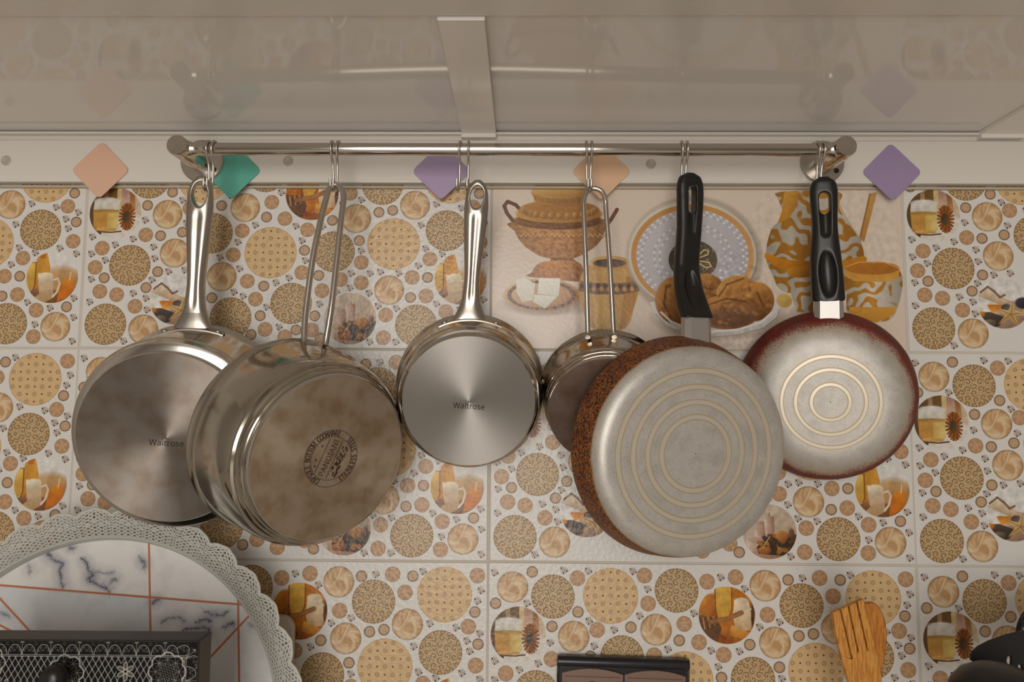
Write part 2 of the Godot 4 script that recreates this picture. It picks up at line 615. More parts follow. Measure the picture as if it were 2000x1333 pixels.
# ------------------------------------------------------------------ rail and hooks
func build_rail() -> void:
	var y := 0.2247
	var z := 0.065
	var t := thing("pan_rail", "polished steel pan rail with two round wall posts", "rail", Transform3D(Basis(), Vector3(0, y, 0)))
	var xl := -0.3525
	var xr := 0.3985
	var mb := MB.new()
	mb.tube(PackedVector3Array([Vector3(xl + 0.016, 0.0002, z), Vector3(-0.1, 0.0, z), Vector3(0.1, 0.0, z), Vector3(xr - 0.016, 0.0, z)]), 0.0073, 32)
	obj("bar", mb.done(), mats.rail, t)
	for e in [[xl, 1.0], [xr, -1.0]]:
		mb = MB.new()
		mb.lathe(PackedVector2Array([Vector2(0.0118, 0.012), Vector2(0.0118, 0.0785), Vector2(0.0110, 0.0798), Vector2(0.0, 0.0801)]), 48)
		var post := obj("post", mb.done(), mats.rail, t, Transform3D(Basis(), Vector3(e[0], 0, 0)))
		mb = MB.new()
		mb.lathe(PackedVector2Array([Vector2(0.0263, 0.0), Vector2(0.0263, 0.0030), Vector2(0.0250, 0.0042), Vector2(0.0, 0.0044)]), 64)
		var fl := obj("flange", mb.done(), mats.flange, t, Transform3D(Basis(), Vector3(e[0], 0.0032, 0.0118)))
		mb = MB.new()
		mb.lathe(PackedVector2Array([Vector2(0.0032, 0.0), Vector2(0.0032, 0.0004), Vector2(0.0, 0.0005)]), 20)
		for a: float in [-0.62, 2.5]:
			obj("screw_hole", mb.done(), mats.black_plastic, fl, Transform3D(Basis(), Vector3(cos(a) * 0.0192, sin(a) * 0.0192, 0.0042)))
		# waisted collar between post and bar
		mb = MB.new()
		var turn := Basis(Vector3(0, 0, 1), Vector3(0, 1, 0), Vector3(e[1], 0, 0))
		mb.lathe(PackedVector2Array([Vector2(0.0100, 0.006), Vector2(0.0088, 0.0105), Vector2(0.0076, 0.0145), Vector2(0.0072, 0.020), Vector2(0.0076, 0.0235), Vector2(0.0079, 0.0255), Vector2(0.0073, 0.0262)]), 40)
		obj("collar", mb.done(), mats.rail, post, Transform3D(turn, Vector3(0, 0, z)))

func hook_mesh() -> ArrayMesh:
	var pts := []
	for i in 13:
		var a := deg_to_rad(-150.0 - i * 17.5)     # from behind the bar over its top to its front
		pts.append(Vector3(0, sin(a) * 0.0083, -cos(a) * -0.0083))
	pts = []
	for i in 14:
		var a := deg_to_rad(200.0 - i * 17.3)
		pts.append(Vector3(0, sin(a) * 0.0090, cos(a) * 0.0090))
	pts.append_array([Vector3(0, -0.0104, 0.0048), Vector3(0, -0.0155, 0.0008), Vector3(0, -0.024, -0.0020), Vector3(0, -0.036, -0.0038)])
	for i in 9:
		var a := deg_to_rad(186.0 + i * 21.0)
		pts.append(Vector3(0, -0.0425 + sin(a) * 0.0068, 0.0030 + cos(a) * 0.0068))
	pts.append(Vector3(0, -0.0375, 0.0106))
	var mb := MB.new()
	mb.tube(catmull(pts, 3), 0.00150, 10)
	return mb.done()

func build_hooks() -> void:
	var m := hook_mesh()
	var y := 0.2247
	# x of the two hooks on the bar, x where they carry, drop correction, label
	var rows := [
		[-0.3212, -0.3152, -0.3222, -0.3186, 0.0, "stained saucepan at the far left"],
		[-0.1793, -0.1726, -0.1782, -0.1752, 0.0, "banded saucepan with the wire handle"],
		[-0.0330, -0.0236, -0.0352, -0.0246, 0.0, "small brushed saucepan in the middle"],
		[0.1101, 0.1160, 0.1114, 0.1148, 0.0, "little milk pan"],
		[0.2180, 0.2238, 0.2192, 0.2228, 0.0, "big orange speckled frying pan"],
		[0.3712, 0.3772, 0.3718, 0.3756, 0.0, "red frying pan"],
	]
	for r in rows:
		for k in 2:
			var side: String = ["left", "right"][k]
			var what: String = "%s one of two thin steel hooks holding the %s" % [side, r[5]]
			if r[5].begins_with("small brushed"):
				what = "thin steel hook holding the small brushed saucepan in the middle" if k else "thin steel hook hanging free beside the middle saucepan's handle tip"
			var o := obj("rail_hook", m, mats.wire)
			tag(o, what, "hook", "thin steel hooks on the pan rail")
			var lean: float = (r[2 + k] - r[k]) / 0.049
			var ang: float = 0.0
			if r[5].begins_with("small brushed") and k == 0: ang = -0.95
			elif r[5].begins_with("banded"): ang = -0.25
			var bx := Basis(Vector3(0, 0, 1), lean) * Basis(Vector3(0, 1, 0), ang * 0.12)
			o.transform = Transform3D(bx, Vector3(r[k], y, 0.065))

# ------------------------------------------------------------------ pans
func pan_frame(c: Vector3, tilt: float, yaw: float) -> Transform3D:
	var a := deg_to_rad(tilt)
	var b := deg_to_rad(yaw)
	var n := Vector3(sin(b) * cos(a), -sin(a), cos(b) * cos(a))
	var u := Vector3(cos(b), 0, -sin(b))
	return Transform3D(Basis(u, n.cross(u), n), c)

func pv(l: Array) -> PackedVector2Array:
	var o := PackedVector2Array()
	for i in l.size() / 2: o.append(Vector2(l[i * 2], l[i * 2 + 1]))
	return o

func letters(txt: String, height: float, bold := false) -> ArrayMesh:
	var f := SystemFont.new()
	f.font_names = PackedStringArray(["Droid Sans"])
	f.font_weight = 700 if bold else 400
	var tm := TextMesh.new()
	tm.text = txt
	tm.font = f
	tm.font_size = 64
	tm.pixel_size = height / 46.0
	tm.depth = 0.0002
	tm.curve_step = 2.0
	var st := SurfaceTool.new()
	st.append_from(tm, 0, Transform3D.IDENTITY)
	for i in range(1, tm.get_surface_count()): st.append_from(tm, i, Transform3D.IDENTITY)
	return st.commit()

func cast_handle_sdf(y0: float, y1: float, hrows: Array, ws: float, xa: float, xb: float) -> ArrayMesh:
	var rows := [[0.0, 17.5, 5.0], [0.05, 14.0, 5.4], [0.12, 10.2, 5.8], [0.21, 8.5, 6.2], [0.32, 7.9, 6.4], [0.48, 9.4, 6.4], [0.68, 11.3, 6.0], [0.81, 11.9, 5.6], [0.90, 11.0, 4.8], [0.95, 8.9, 4.2], [0.985, 5.4, 3.4], [1.0, 2.5, 2.6]]
	var ln := y1 - y0
	var tab := []
	for i in 161:
		var s := i / 160.0
		var a := table(rows, s)
		var h := table(hrows, y0 + s * ln)
		tab.append(PackedFloat32Array([a[0] * ws * 0.001, a[1] * ws * 0.001, h[0] * 0.001, lerpf(xa, xb, s) * 0.001]))
	var yc := (y0 + ln * 0.878) * 0.001
	var f := func(p: Vector3) -> float:
		var s := (p.y * 1000.0 - y0) / ln
		var fi := clampf(s * 160.0, 0.0, 159.999)
		var ra: PackedFloat32Array = tab[int(fi)]
		var rb: PackedFloat32Array = tab[int(fi) + 1]
		var fr := fi - int(fi)
		var r := [lerpf(ra[0], rb[0], fr), lerpf(ra[1], rb[1], fr), lerpf(ra[2], rb[2], fr), lerpf(ra[3], rb[3], fr)]
		var x: float = absf(p.x - r[3])
		var z: float = p.z - r[2]
		# broad face towards the viewer slightly flattened, with a shallow ridge each side
		var q := pow(pow(x / r[0], 2.5) + pow(absf(z) / r[1], 2.5), 0.4)
		var d: float = (q - 1.0) * minf(r[0], r[1])
		d = maxf(d, maxf(y0 * 0.001 - p.y, p.y - y1 * 0.001))
		var hx: float = (p.x - r[3]) / (0.0066 * ws)
		var hy := (p.y - yc) / (0.0112 * ws)
		var hd := (1.0 - sqrt(hx * hx + hy * hy)) * 0.0066
		var groove := 0.0
		if z > 0.0: groove = 0.0012 * exp(-pow(x / (r[0] * 0.30), 2.0)) * smoothstep(0.10, 0.2, s) * (1.0 - smoothstep(0.72, 0.8, s))
		d += groove
		var k := 0.0016
		var hh := clampf(0.5 + 0.5 * (hd - d) / k, 0.0, 1.0)
		return lerpf(d, hd, hh) + k * hh * (1.0 - hh)
	var hmin := 1e9
	var hmax := -1e9
	for r in hrows:
		hmin = minf(hmin, r[1])
		hmax = maxf(hmax, r[1])
	return sdf_mesh(f, Vector3(minf(xa, xb) - 19.5 * ws, y0 - 2, hmin - 9) * 0.001, Vector3(maxf(xa, xb) + 19.5 * ws, y1 + 3, hmax + 9) * 0.001, 0.00125)

func cast_saucepan(label: String, xf: Transform3D, R: float, H: float, rb: float, y0: float, y1: float, hrows: Array, ws: float, xa: float, xb: float, stained: bool, tw: float) -> void:
	var t := thing("saucepan", label, "saucepan", xf, "steel saucepans hung by one handle")
	var w := R - 0.0058
	var mb := MB.new()
	var pf := [0.0, H - 0.0075, w - 0.012, H - 0.0075, w - 0.004, H - 0.011, w - 0.001, H - 0.019, w - 0.001, 0.012, R - 0.0026, 0.004, R - 0.0012, 0.0003, R - 0.0004, 0.0, R, 0.0008, R - 0.0006, 0.0018, R - 0.0028, 0.0052, R - 0.0046, 0.0088, w, 0.0125, w, H - 0.0205]
	pf.append_array([w - 0.0004, H - 0.0190, w - 0.0014, H - 0.0176, rb + 0.0014, H - 0.0086, rb + 0.0004, H - 0.0079, rb - 0.002, H - 0.0078])
	mb.lathe(pv(pf), 144, 0.0, TAU, 0.5)
	obj("body", mb.done(), mats.steel, t)
	mb = MB.new()
	mb.lathe(pv([rb - 0.003, H - 0.0082, rb + 0.0004, H - 0.0082, rb + 0.0004, H - 0.0020]), 144)
	mb.lathe(pv([rb + 0.0004, H - 0.0020, rb - 0.0008, H - 0.0001]), 144)
	obj("base_edge", mb.done(), mats.steel, t)
	mb = MB.new()
	mb.lathe(pv([rb - 0.0008, H - 0.0001, rb * 0.66, H, rb * 0.33, H, 0.0006, H]), 144)
	var base := obj("base", mb.done(), mats.brushed_stained if stained else mats.brushed, t)
	var lt := letters("Waitrose", tw * 0.155)
	var bb := lt.get_aabb()
	var sc := tw / bb.size.x
	obj("lettering", lt, mats.ink, base, Transform3D(Basis(Vector3(0, 0, 1), -0.055).scaled(Vector3(sc, sc, 1)), Vector3(-(bb.position.x + bb.size.x / 2) * sc, -0.0038 - tw * 0.03, H + 0.00012)))
	# bracket hugging the wall below the lip, with its two weld studs
	mb = MB.new()
	var spread := 0.46 * 0.0785 / w
	mb.lathe(pv([w - 0.0002, 0.0128, w + 0.0012, 0.0128, w + 0.0022, 0.0138, w + 0.0022, 0.0195, w + 0.0012, 0.0205, w - 0.0002, 0.0205]), 40, PI / 2 - spread, PI / 2 + spread)
	var brk := obj("bracket", mb.done(), mats.handle, t)
	for s: float in [-1.0, 1.0]:
		var a := PI / 2 + s * spread * 0.80
		mb = MB.new()
		mb.ball(Vector3.ZERO, Vector3(0.0040, 0.0026, 0.0030), 20)
		obj("stud", mb.done(), mats.handle, brk, Transform3D(Basis(Vector3(0, 0, 1), a - PI / 2), Vector3(cos(a) * (w + 0.0022), sin(a) * (w + 0.0022), 0.0162)))
	obj("handle", cast_handle_sdf(y0, y1, hrows, ws, xa, xb), mats.handle, t)

func wire_pan(label: String, xf: Transform3D, pf: Array, edge: Array, base: Array, base_mat: Material, wire: Array, r: float, foot: Array) -> Node3D:
	var t := thing("saucepan", label, "saucepan", xf, "steel saucepans hung by one handle")
	var mb := MB.new()
	mb.lathe(pv(pf), 144, 0.0, TAU, 0.35)
	obj("body", mb.done(), mats.steel_dark, t)
	mb = MB.new()
	mb.lathe(pv(edge), 144)
	obj("base_edge", mb.done(), mats.steel, t)
	mb = MB.new()
	mb.lathe(pv(base), 144)
	obj("base", mb.done(), base_mat, t)
	mb = MB.new()
	var pts := []
	for p in wire: pts.append(Vector3(p[0], p[1], p[2]) * 0.001)
	mb.tube(catmull(pts, 8), r, 16)
	var hd := obj("handle", mb.done(), mats.wire, t)
	for q in foot:
		mb = MB.new()
		var fp := []
		for p in q: fp.append(Vector3(p[0], p[1], p[2]) * 0.001)
		mb.tube(catmull(fp, 6), r * 1.05, 14, Vector2(1.0, 0.8))
		obj("welded_foot", mb.done(), mats.wire, hd)
	return t

func stamp(base: Node, h: float, r: float) -> void:
	var o := Node3D.new()
	o.name = "maker_stamp"
	base.add_child(o, true)
	o.position = Vector3(0, 0, h)
	var st := SurfaceTool.new()
	var ring := func(r0: float, r1: float):
		var mb := MB.new()
		mb.lathe(pv([r1, 0.0, r1, 0.00015, r0, 0.00015, r0, 0.0]), 96)
		st.append_from(mb.done(), 0, Transform3D.IDENTITY)
	ring.call(r - 0.0005, r)
	ring.call(r * 0.745, r * 0.745 + 0.0005)
	var arc := func(txt: String, a0: float, a1: float, outward: bool):
		var n := txt.length()
		for i in n:
			if txt[i] == " ": continue
			var a := lerpf(a0, a1, (i + 0.5) / n)
			var lm := letters(txt[i], r * 0.19, true)
			var bb := lm.get_aabb()
			var rot := a - PI / 2 if outward else a + PI / 2
			var bas := Basis(Vector3(0, 0, 1), rot).scaled_local(Vector3(0.8, 1, 1))
			var at := Vector3(cos(a), sin(a), 0) * r * 0.873
			st.append_from(lm, 0, Transform3D(bas, at - bas * (bb.position + bb.size / 2)))
	arc.call("CAPSULE BOTTOM COOKWARE", deg_to_rad(246), deg_to_rad(74), true)
	arc.call("STAINLESS STEEL", deg_to_rad(-62), deg_to_rad(52), false)
	var tilt := Basis(Vector3(0, 0, 1), deg_to_rad(70))
	var word := letters("PANDIANI", r * 0.29)
	var wb := word.get_aabb()
	var ws := r * 1.3 / wb.size.x
	var wbas := tilt.scaled_local(Vector3(ws, ws * 1.0, 1))
	st.append_from(word, 0, Transform3D(wbas, -(wbas * (wb.position + wb.size / 2)) + tilt * Vector3(0, r * 0.10, 0)))
	var bars := MB.new()
	for q: float in [0.36, -0.13]:
		bars.box(Vector3(0, r * q, 0.0001), Vector3(r * 2.0 * sqrt(maxf(0.0, 0.5 - q * q)), r * 0.02, 0.0002))
	rng.seed = 77
	for i in 46:
		bars.box(Vector3((rng.randf() - 0.5) * r * 1.05, r * (-0.17 - rng.randf() * 0.27), 0.0001), Vector3(r * (0.03 + rng.randf() * 0.10), r * (0.02 + rng.randf() * 0.05), 0.0002))
	for q in [[-0.42, 0.47], [-0.22, 0.52], [0.28, 0.52]]:
		bars.box(Vector3(r * q[0], r * q[1], 0.0001), Vector3(r * 0.06, r * 0.06, 0.0002))
	st.append_from(bars.done(), 0, Transform3D(tilt, Vector3.ZERO))
	obj("print", st.commit(), mat(c8(64, 44, 34), 0.6), o)

# albedo and metal map round the side of a painted pan: u round it, v from the rim (0) to the middle of the base (1)
func paint_pan(border: float, soft: float, paint: Color, paint2: Color, speck: Color, amount: float, sd: int) -> Array:
	var w := 1024
	var h := 384
	var n1 := FastNoiseLite.new()
	n1.seed = sd
	n1.frequency = 0.24
	n1.fractal_octaves = 1
	var n2 := FastNoiseLite.new()
	n2.seed = sd + 3
	n2.frequency = 0.02
	var b := PackedByteArray()
	b.resize(w * h * 3)
	var m := PackedByteArray()
	m.resize(w * h)
	var silver := c8(214, 210, 203)
	for y in h:
		for x in w:
			var v := float(y) / h
			var rd := 160.0 * (1.0 - v * 0.94)
			var ca := cos(x * TAU / w) * rd
			var sa := sin(x * TAU / w) * rd
			var big := n2.get_noise_3d(ca, sa, y * 0.5)
			var fine := n1.get_noise_3d(ca * 1.1, sa * 1.1, y * 0.75)
			var k := smoothstep(-soft, soft, v - border + big * soft * 0.9 + fine * soft * 0.8)
			var c := paint.lerp(paint2, clampf(0.5 + big * 1.4, 0.0, 1.0))
			c = c.lerp(speck, smoothstep(0.02, 0.25, fine + amount - 0.3))
			if k > 0.0:
				var s := silver.darkened(clampf(absf(big) * 0.12 + maxf(fine, 0.0) * 0.08, 0.0, 0.3))
				if v - border < soft * 2.5: s = s.lerp(c8(186, 156, 112), 0.35 * (1.0 - (v - border) / (soft * 2.5)))
				c = c.lerp(s, k)
			var i := (y * w + x) * 3
			b[i] = int(c.r * 255)
			b[i + 1] = int(c.g * 255)
			b[i + 2] = int(c.b * 255)
			m[y * w + x] = int(k * 140)
	return [ImageTexture.create_from_image(Image.create_from_data(w, h, false, Image.FORMAT_RGB8, b)), ImageTexture.create_from_image(Image.create_from_data(w, h, false, Image.FORMAT_L8, m))]

# black moulded handle: rows of [y, x, h, half width, half thickness] in mm
func moulded_handle(rows: Array, slot: Array, scoop: Array) -> ArrayMesh:
	var y0: float = rows[0][0]
	var y1: float = rows[-1][0]
	var tab := []
	for i in 201:
		var a := table(rows, y0 + (y1 - y0) * i / 200.0)
		tab.append(PackedFloat32Array([a[0], a[1], a[2], a[3]]))
	var f := func(pm: Vector3) -> float:
		var p := pm * 1000.0
		var s := (p.y - y0) / (y1 - y0)
		var fi := clampf(s * 200.0, 0.0, 199.999)
		var ra: PackedFloat32Array = tab[int(fi)]
		var rb: PackedFloat32Array = tab[int(fi) + 1]
		var fr := fi - int(fi)
		var w := lerpf(ra[2], rb[2], fr)
		var th := lerpf(ra[3], rb[3], fr)
		var x := p.x - lerpf(ra[0], rb[0], fr)
		var z := p.z - lerpf(ra[1], rb[1], fr)
		var q := pow(pow(absf(x) / w, 3.0) + pow(absf(z) / th, 3.0), 1.0 / 3.0)
		var d := (q - 1.0) * minf(w, th)
		d = maxf(d, maxf(y0 - p.y, p.y - y1))
		# long hole near the tip
		var yy := p.y - clampf(p.y, slot[0], slot[1])
		var hd: float = slot[2] - sqrt(x * x + yy * yy)
		# valley running down from the hole, and the thumb scoop
		var vy: float = p.y - clampf(p.y, slot[0] - slot[3], slot[1])
		var depth: float = clampf((p.y - (slot[0] - slot[3])) / slot[3], 0.0, 1.0)
		var vz: float = z - (th + 3.4 - depth * 1.6)
		var vd: float = slot[2] * 1.12 - sqrt(x * x + vy * vy + vz * vz)
		var sx: float = x / scoop[1]
		var sy: float = (p.y - scoop[0]) / scoop[2]
		var sz: float = (z - th - 1.2) / scoop[3]
		var sd: float = (1.0 - sqrt(sx * sx + sy * sy + sz * sz)) * minf(scoop[1], scoop[3])
		var cut := maxf(hd, maxf(vd, sd))
		var k := 1.6
		var hh := clampf(0.5 + 0.5 * (cut - d) / k, 0.0, 1.0)
		return (lerpf(d, cut, hh) + k * hh * (1.0 - hh)) * 0.001
	var lo := Vector3(1e9, 1e9, 1e9)
	var hi := -lo
	for r in rows:
		lo = lo.min(Vector3(r[1] - r[3], r[0], r[2] - r[4]))
		hi = hi.max(Vector3(r[1] + r[3], r[0], r[2] + r[4]))
	return sdf_mesh(f, (lo - Vector3(3, 3, 3)) * 0.001, (hi + Vector3(3, 3, 3)) * 0.001, 0.0013)

func frying_pan(label: String, xf: Transform3D, outer: Array, H: float, R: float, tex: Array, rings: Array, ring_w: float, handle: ArrayMesh, ferrule: Array, rough: float) -> Node3D:
	var t := thing("frying_pan", label, "frying pan", xf, "frying pans with black handles")
	var mb := MB.new()
	mb.lathe(pv(outer), 160)
	var m := mat(Color.WHITE, rough, 1.0)
	m.albedo_texture = tex[0]
	m.metallic_texture = tex[1]
	m.texture_filter = BaseMaterial3D.TEXTURE_FILTER_LINEAR
	obj("body", mb.done(), m, t)
	mb = MB.new()
	var inn := [0.0, H - 0.0035, outer[outer.size() - 4] - 0.002, H - 0.0035]
	var k: int = outer.size() / 2 - 3
	while k >= 1:
		inn.append_array([outer[k * 2] - 0.0026, maxf(outer[k * 2 + 1] - 0.002, 0.0)])
		k -= 1
	inn.append_array([R - 0.0018, -0.0004, R, 0.0])
	mb.lathe(pv(inn), 120)
	obj("nonstick_lining", mb.done(), mats.nonstick, t)
	for r: float in rings:
		mb = MB.new()
		mb.lathe(pv([r, H - 0.0004, r - 0.0006, H + 0.0005, r - ring_w + 0.0006, H + 0.0006, r - ring_w, H - 0.0004]), 120)
		var br := obj("base_ring", mb.done(), mats.ring, t)
		mb = MB.new()
		mb.lathe(pv([r + 0.0006, H - 0.0003, r + 0.0006, H + 0.00016, r - ring_w - 0.0006, H + 0.00016, r - ring_w - 0.0006, H - 0.0003]), 120)
		obj("grime_edge", mb.done(), mats.grime, br)
	obj("handle", handle, mats.black_plastic, t)
	mb = MB.new()
	var rr := []
	for s in ferrule:
		var ring := PackedVector3Array()
		for q in [[-1, -0.55], [-0.62, -1], [0.62, -1], [1, -0.55], [1, 0.45], [0.66, 1], [-0.66, 1], [-1, 0.45]]:
			ring.append(Vector3(s[1] + q[0] * s[3], s[0], s[2] + q[1] * s[4]) * 0.001)
		rr.append(ring)
	for i in rr.size() - 1:
		for j in 8:
			var a: Vector3 = rr[i][j]
			var b: Vector3 = rr[i][(j + 1) % 8]
			var c: Vector3 = rr[i + 1][(j + 1) % 8]
			var d: Vector3 = rr[i + 1][j]
			var mid := (a + b + c + d) / 4.0
			var ctr: Vector3 = (rr[i][0] + rr[i][3] + rr[i][4] + rr[i][7] + rr[i + 1][0] + rr[i + 1][4]) / 6.0
			var nn := (b - a).cross(d - a).normalized()
			if nn.dot(mid - ctr) < 0: nn = -nn
			mb.flat_quad(a, b, c, d, nn)
	obj("ferrule", mb.done(), mats.ferrule, t)
	return t

func build_pans() -> void:
	# far left: large saucepan with a stained base
	cast_saucepan("large steel saucepan at far left with dull brownish base and small lettering", pan_frame(Vector3(-0.3347, -0.0807, 0.0313), 12.47, 5.0), 0.1086, 0.0966, 0.0898, 104.0, 274.5, [[104, 13.5], [122, 8.0], [164, -0.2], [212, -7.7], [250, -14.3], [275, -17.5]], 1.24, 1.0, 5.2, true, 0.0345)
	# middle: small saucepan with a clean brushed base
	cast_saucepan("small steel saucepan in the middle with clean brushed base and small lettering", pan_frame(Vector3(-0.0216, -0.0444, 0.0278), 14.2, 2.94), 0.0857, 0.0723, 0.0714, 79.0, 235.5, [[79, 14.0], [97, 8.5], [128, 4.2], [154, 0.6], [198, -5.9], [217, -9.5], [236, -12.3]], 1.13, -1.2, 7.0, false, 0.0335)
	# second from the left: banded saucepan turned to the right, wire loop handle
	var t := wire_pan("steel saucepan with bands round its foot, wire loop handle and round stamp on base", pan_frame(Vector3(-0.2138, -0.0997, 0.0840), 11.7, 44.52),
		[0.0, 0.086, 0.080, 0.086, 0.094, 0.078, 0.0982, 0.062, 0.1010, 0.014, 0.1024, 0.006, 0.1046, 0.0026, 0.1057, 0.0006, 0.1062, 0.0, 0.1068, 0.0009, 0.1067, 0.0021, 0.1058, 0.0033, 0.1044, 0.0052, 0.1034, 0.0080, 0.1028, 0.012, 0.1022, 0.022, 0.1012, 0.040, 0.0998, 0.056, 0.0977, 0.0680, 0.0945, 0.0760, 0.0926, 0.0788, 0.0916, 0.0790, 0.0914, 0.0806, 0.0908, 0.0826, 0.0898, 0.0838, 0.0886, 0.0840, 0.0884, 0.0856, 0.0877, 0.0874, 0.0866, 0.0884, 0.0853, 0.0886, 0.0851, 0.0900],
		[0.0851, 0.0898, 0.0848, 0.0915, 0.0838, 0.0928, 0.0826, 0.0931], [0.0826, 0.0931, 0.055, 0.0933, 0.028, 0.0933, 0.0005, 0.0933], mats.base_brown,
		[[2.0, 101.0, 9.0], [2.2, 106.0, 3.0], [5.5, 137, -8], [13.4, 196.5, -22], [23, 240.3, -32.9], [30.0, 267.0, -39.5], [34.0, 276.5, -40.5], [38.3, 279.3, -38.6], [42.2, 275.5, -33.0], [43.7, 266.0, -27.0], [37.9, 229.1, -15.5], [28.5, 155.4, 4.6], [23.0, 110.0, 12.5], [21.5, 102.0, 15.0]], 0.0034,
		[[[2.0, 102.5, 8.5], [8, 101.8, 8.5], [15, 101.0, 9.0]], [[21.0, 101.0, 15.0], [27, 98.6, 14.5], [34, 95.9, 14.5]]])
	stamp(t.get_node("base"), 0.0933, 0.0292)
	# little milk pan, mostly behind the big frying pan
	wire_pan("small milk pan with dull brown base and wire loop handle behind the big frying pan", pan_frame(Vector3(0.1323, -0.0459, 0.0393), 26.96, -3.26),
		[0.0, 0.053, 0.058, 0.053, 0.0645, 0.047, 0.0668, 0.036, 0.0672, 0.012, 0.0690, 0.006, 0.0712, 0.0025, 0.0722, 0.0004, 0.0731, 0.0010, 0.0729, 0.0024, 0.0716, 0.0044, 0.0700, 0.0072, 0.0686, 0.0118, 0.0682, 0.018, 0.0680, 0.0330, 0.0676, 0.0400, 0.0670, 0.0420, 0.0664, 0.0424, 0.0664, 0.0442, 0.0660, 0.0462, 0.0655, 0.0470, 0.0650, 0.0472, 0.0650, 0.0490, 0.0646, 0.0520, 0.0642, 0.0532, 0.0637, 0.0534, 0.0636, 0.0550],
		[0.0637, 0.0550, 0.0636, 0.0575, 0.0629, 0.0590], [0.0629, 0.0590, 0.042, 0.0593, 0.02, 0.0593, 0.0005, 0.0593], mats.base_dull,
		[[-19.6, 68.0, 8.0], [-19.8, 73.0, 2.0], [-21.6, 135.9, -31], [-23.8, 190.0, -60.0], [-23.6, 202.0, -67.0], [-20.0, 210.5, -72.5], [-12.0, 214.0, -74.7], [-3.6, 210.5, -73.0], [0.4, 202.0, -68.0], [1.2, 190.0, -62.0], [5.1, 135.3, -32.4], [8.3, 73.0, 2.0], [8.5, 68.5, 7.5]], 0.0028,
		[[[-19.6, 69.0, 9.0], [-20.0, 69.5, 13.0], [-20.2, 69.8, 17.0]], [[8.5, 69.0, 9.0], [8.6, 69.8, 13.0], [8.6, 70.0, 17.0]]])
	# big frying pan
	var h5 := moulded_handle([[137.0, 23.4, -10.0, 18.3, 10.0], [149.0, 23.6, -18.4, 17.8, 10.0], [160.0, 23.5, -25.0, 16.7, 9.8], [172.0, 23.4, -31.5, 15.6, 9.4], [195.0, 24.5, -39.0, 14.1, 8.6], [235.0, 27.8, -42.7, 14.1, 8.0], [269.0, 28.8, -45.2, 15.4, 7.6], [286.0, 28.6, -46.2, 15.2, 7.2], [295.0, 28.2, -46.6, 11.9, 6.4], [299.0, 28.0, -46.8, 5.0, 4.5]], [258.0, 281.0, 4.6, 26.0], [166.0, 9.0, 25.0, 7.0])
	frying_pan("large frying pan with orange and black speckled side and four rings on its base", pan_frame(Vector3(0.2013, -0.1077, 0.0942), 6.45, 15.08),
		[0.1168, 0.0, 0.1170, 0.0012, 0.1150, 0.009, 0.1126, 0.018, 0.1102, 0.0265, 0.1080, 0.0325, 0.1055, 0.0368, 0.1020, 0.0400, 0.0980, 0.0420, 0.0935, 0.0429, 0.0880, 0.0430, 0.045, 0.0430, 0.0005, 0.0430], 0.0430, 0.1168,
		paint_pan(0.235, 0.012, c8(166, 98, 44), c8(140, 72, 30), c8(36, 26, 20), 0.35, 21), [0.0397, 0.0546, 0.0700, 0.0861], 0.0052, h5,
		[[106.0, 17.0, 4.0, 15.5, 8.5], [120.0, 19.8, -2.6, 15.3, 8.8], [139.0, 23.4, -11.5, 15.0, 8.8]], 0.46)
	# red frying pan
	var h6 := moulded_handle([[109.0, 2.6, 8.4, 17.0, 9.5], [113.0, 2.5, 8.0, 17.6, 10.0], [120.0, 2.2, 7.4, 17.4, 10.0], [140.0, 1.2, 5.8, 17.0, 9.8], [160.0, 0.2, 4.3, 16.1, 9.4], [185.0, 0.0, 1.7, 13.8, 8.4], [200.0, -0.2, 0.0, 13.6, 8.0], [218.0, -0.5, -2.1, 14.4, 7.6], [233.0, -0.7, -3.4, 14.6, 7.2], [242.0, -0.7, -4.0, 12.1, 6.4], [247.5, -0.7, -4.3, 5.3, 4.5]], [211.5, 224.5, 5.6, 26.0], [139.0, 9.5, 26.0, 7.5])
	frying_pan("smaller frying pan with worn red rim and three rings on its base", pan_frame(Vector3(0.3843, -0.0531, 0.0339), 10.37, -13.5),
		[0.0975, 0.0, 0.0977, 0.0012, 0.0962, 0.0065, 0.0938, 0.0130, 0.0905, 0.0192, 0.0860, 0.0252, 0.0805, 0.0304, 0.0740, 0.0346, 0.0670, 0.0374, 0.0600, 0.0388, 0.0550, 0.0391, 0.028, 0.0391, 0.0005, 0.0391], 0.0391, 0.0975,
		paint_pan(0.245, 0.07, c8(130, 36, 22), c8(104, 26, 20), c8(58, 22, 18), 0.22, 31), [0.0218, 0.0380, 0.0526], 0.0042, h6,
		[[84.0, 2.4, 11.0, 15.5, 8.6], [98.0, 2.5, 9.8, 15.2, 8.6], [112.0, 2.6, 8.2, 15.0, 8.6]], 0.54)

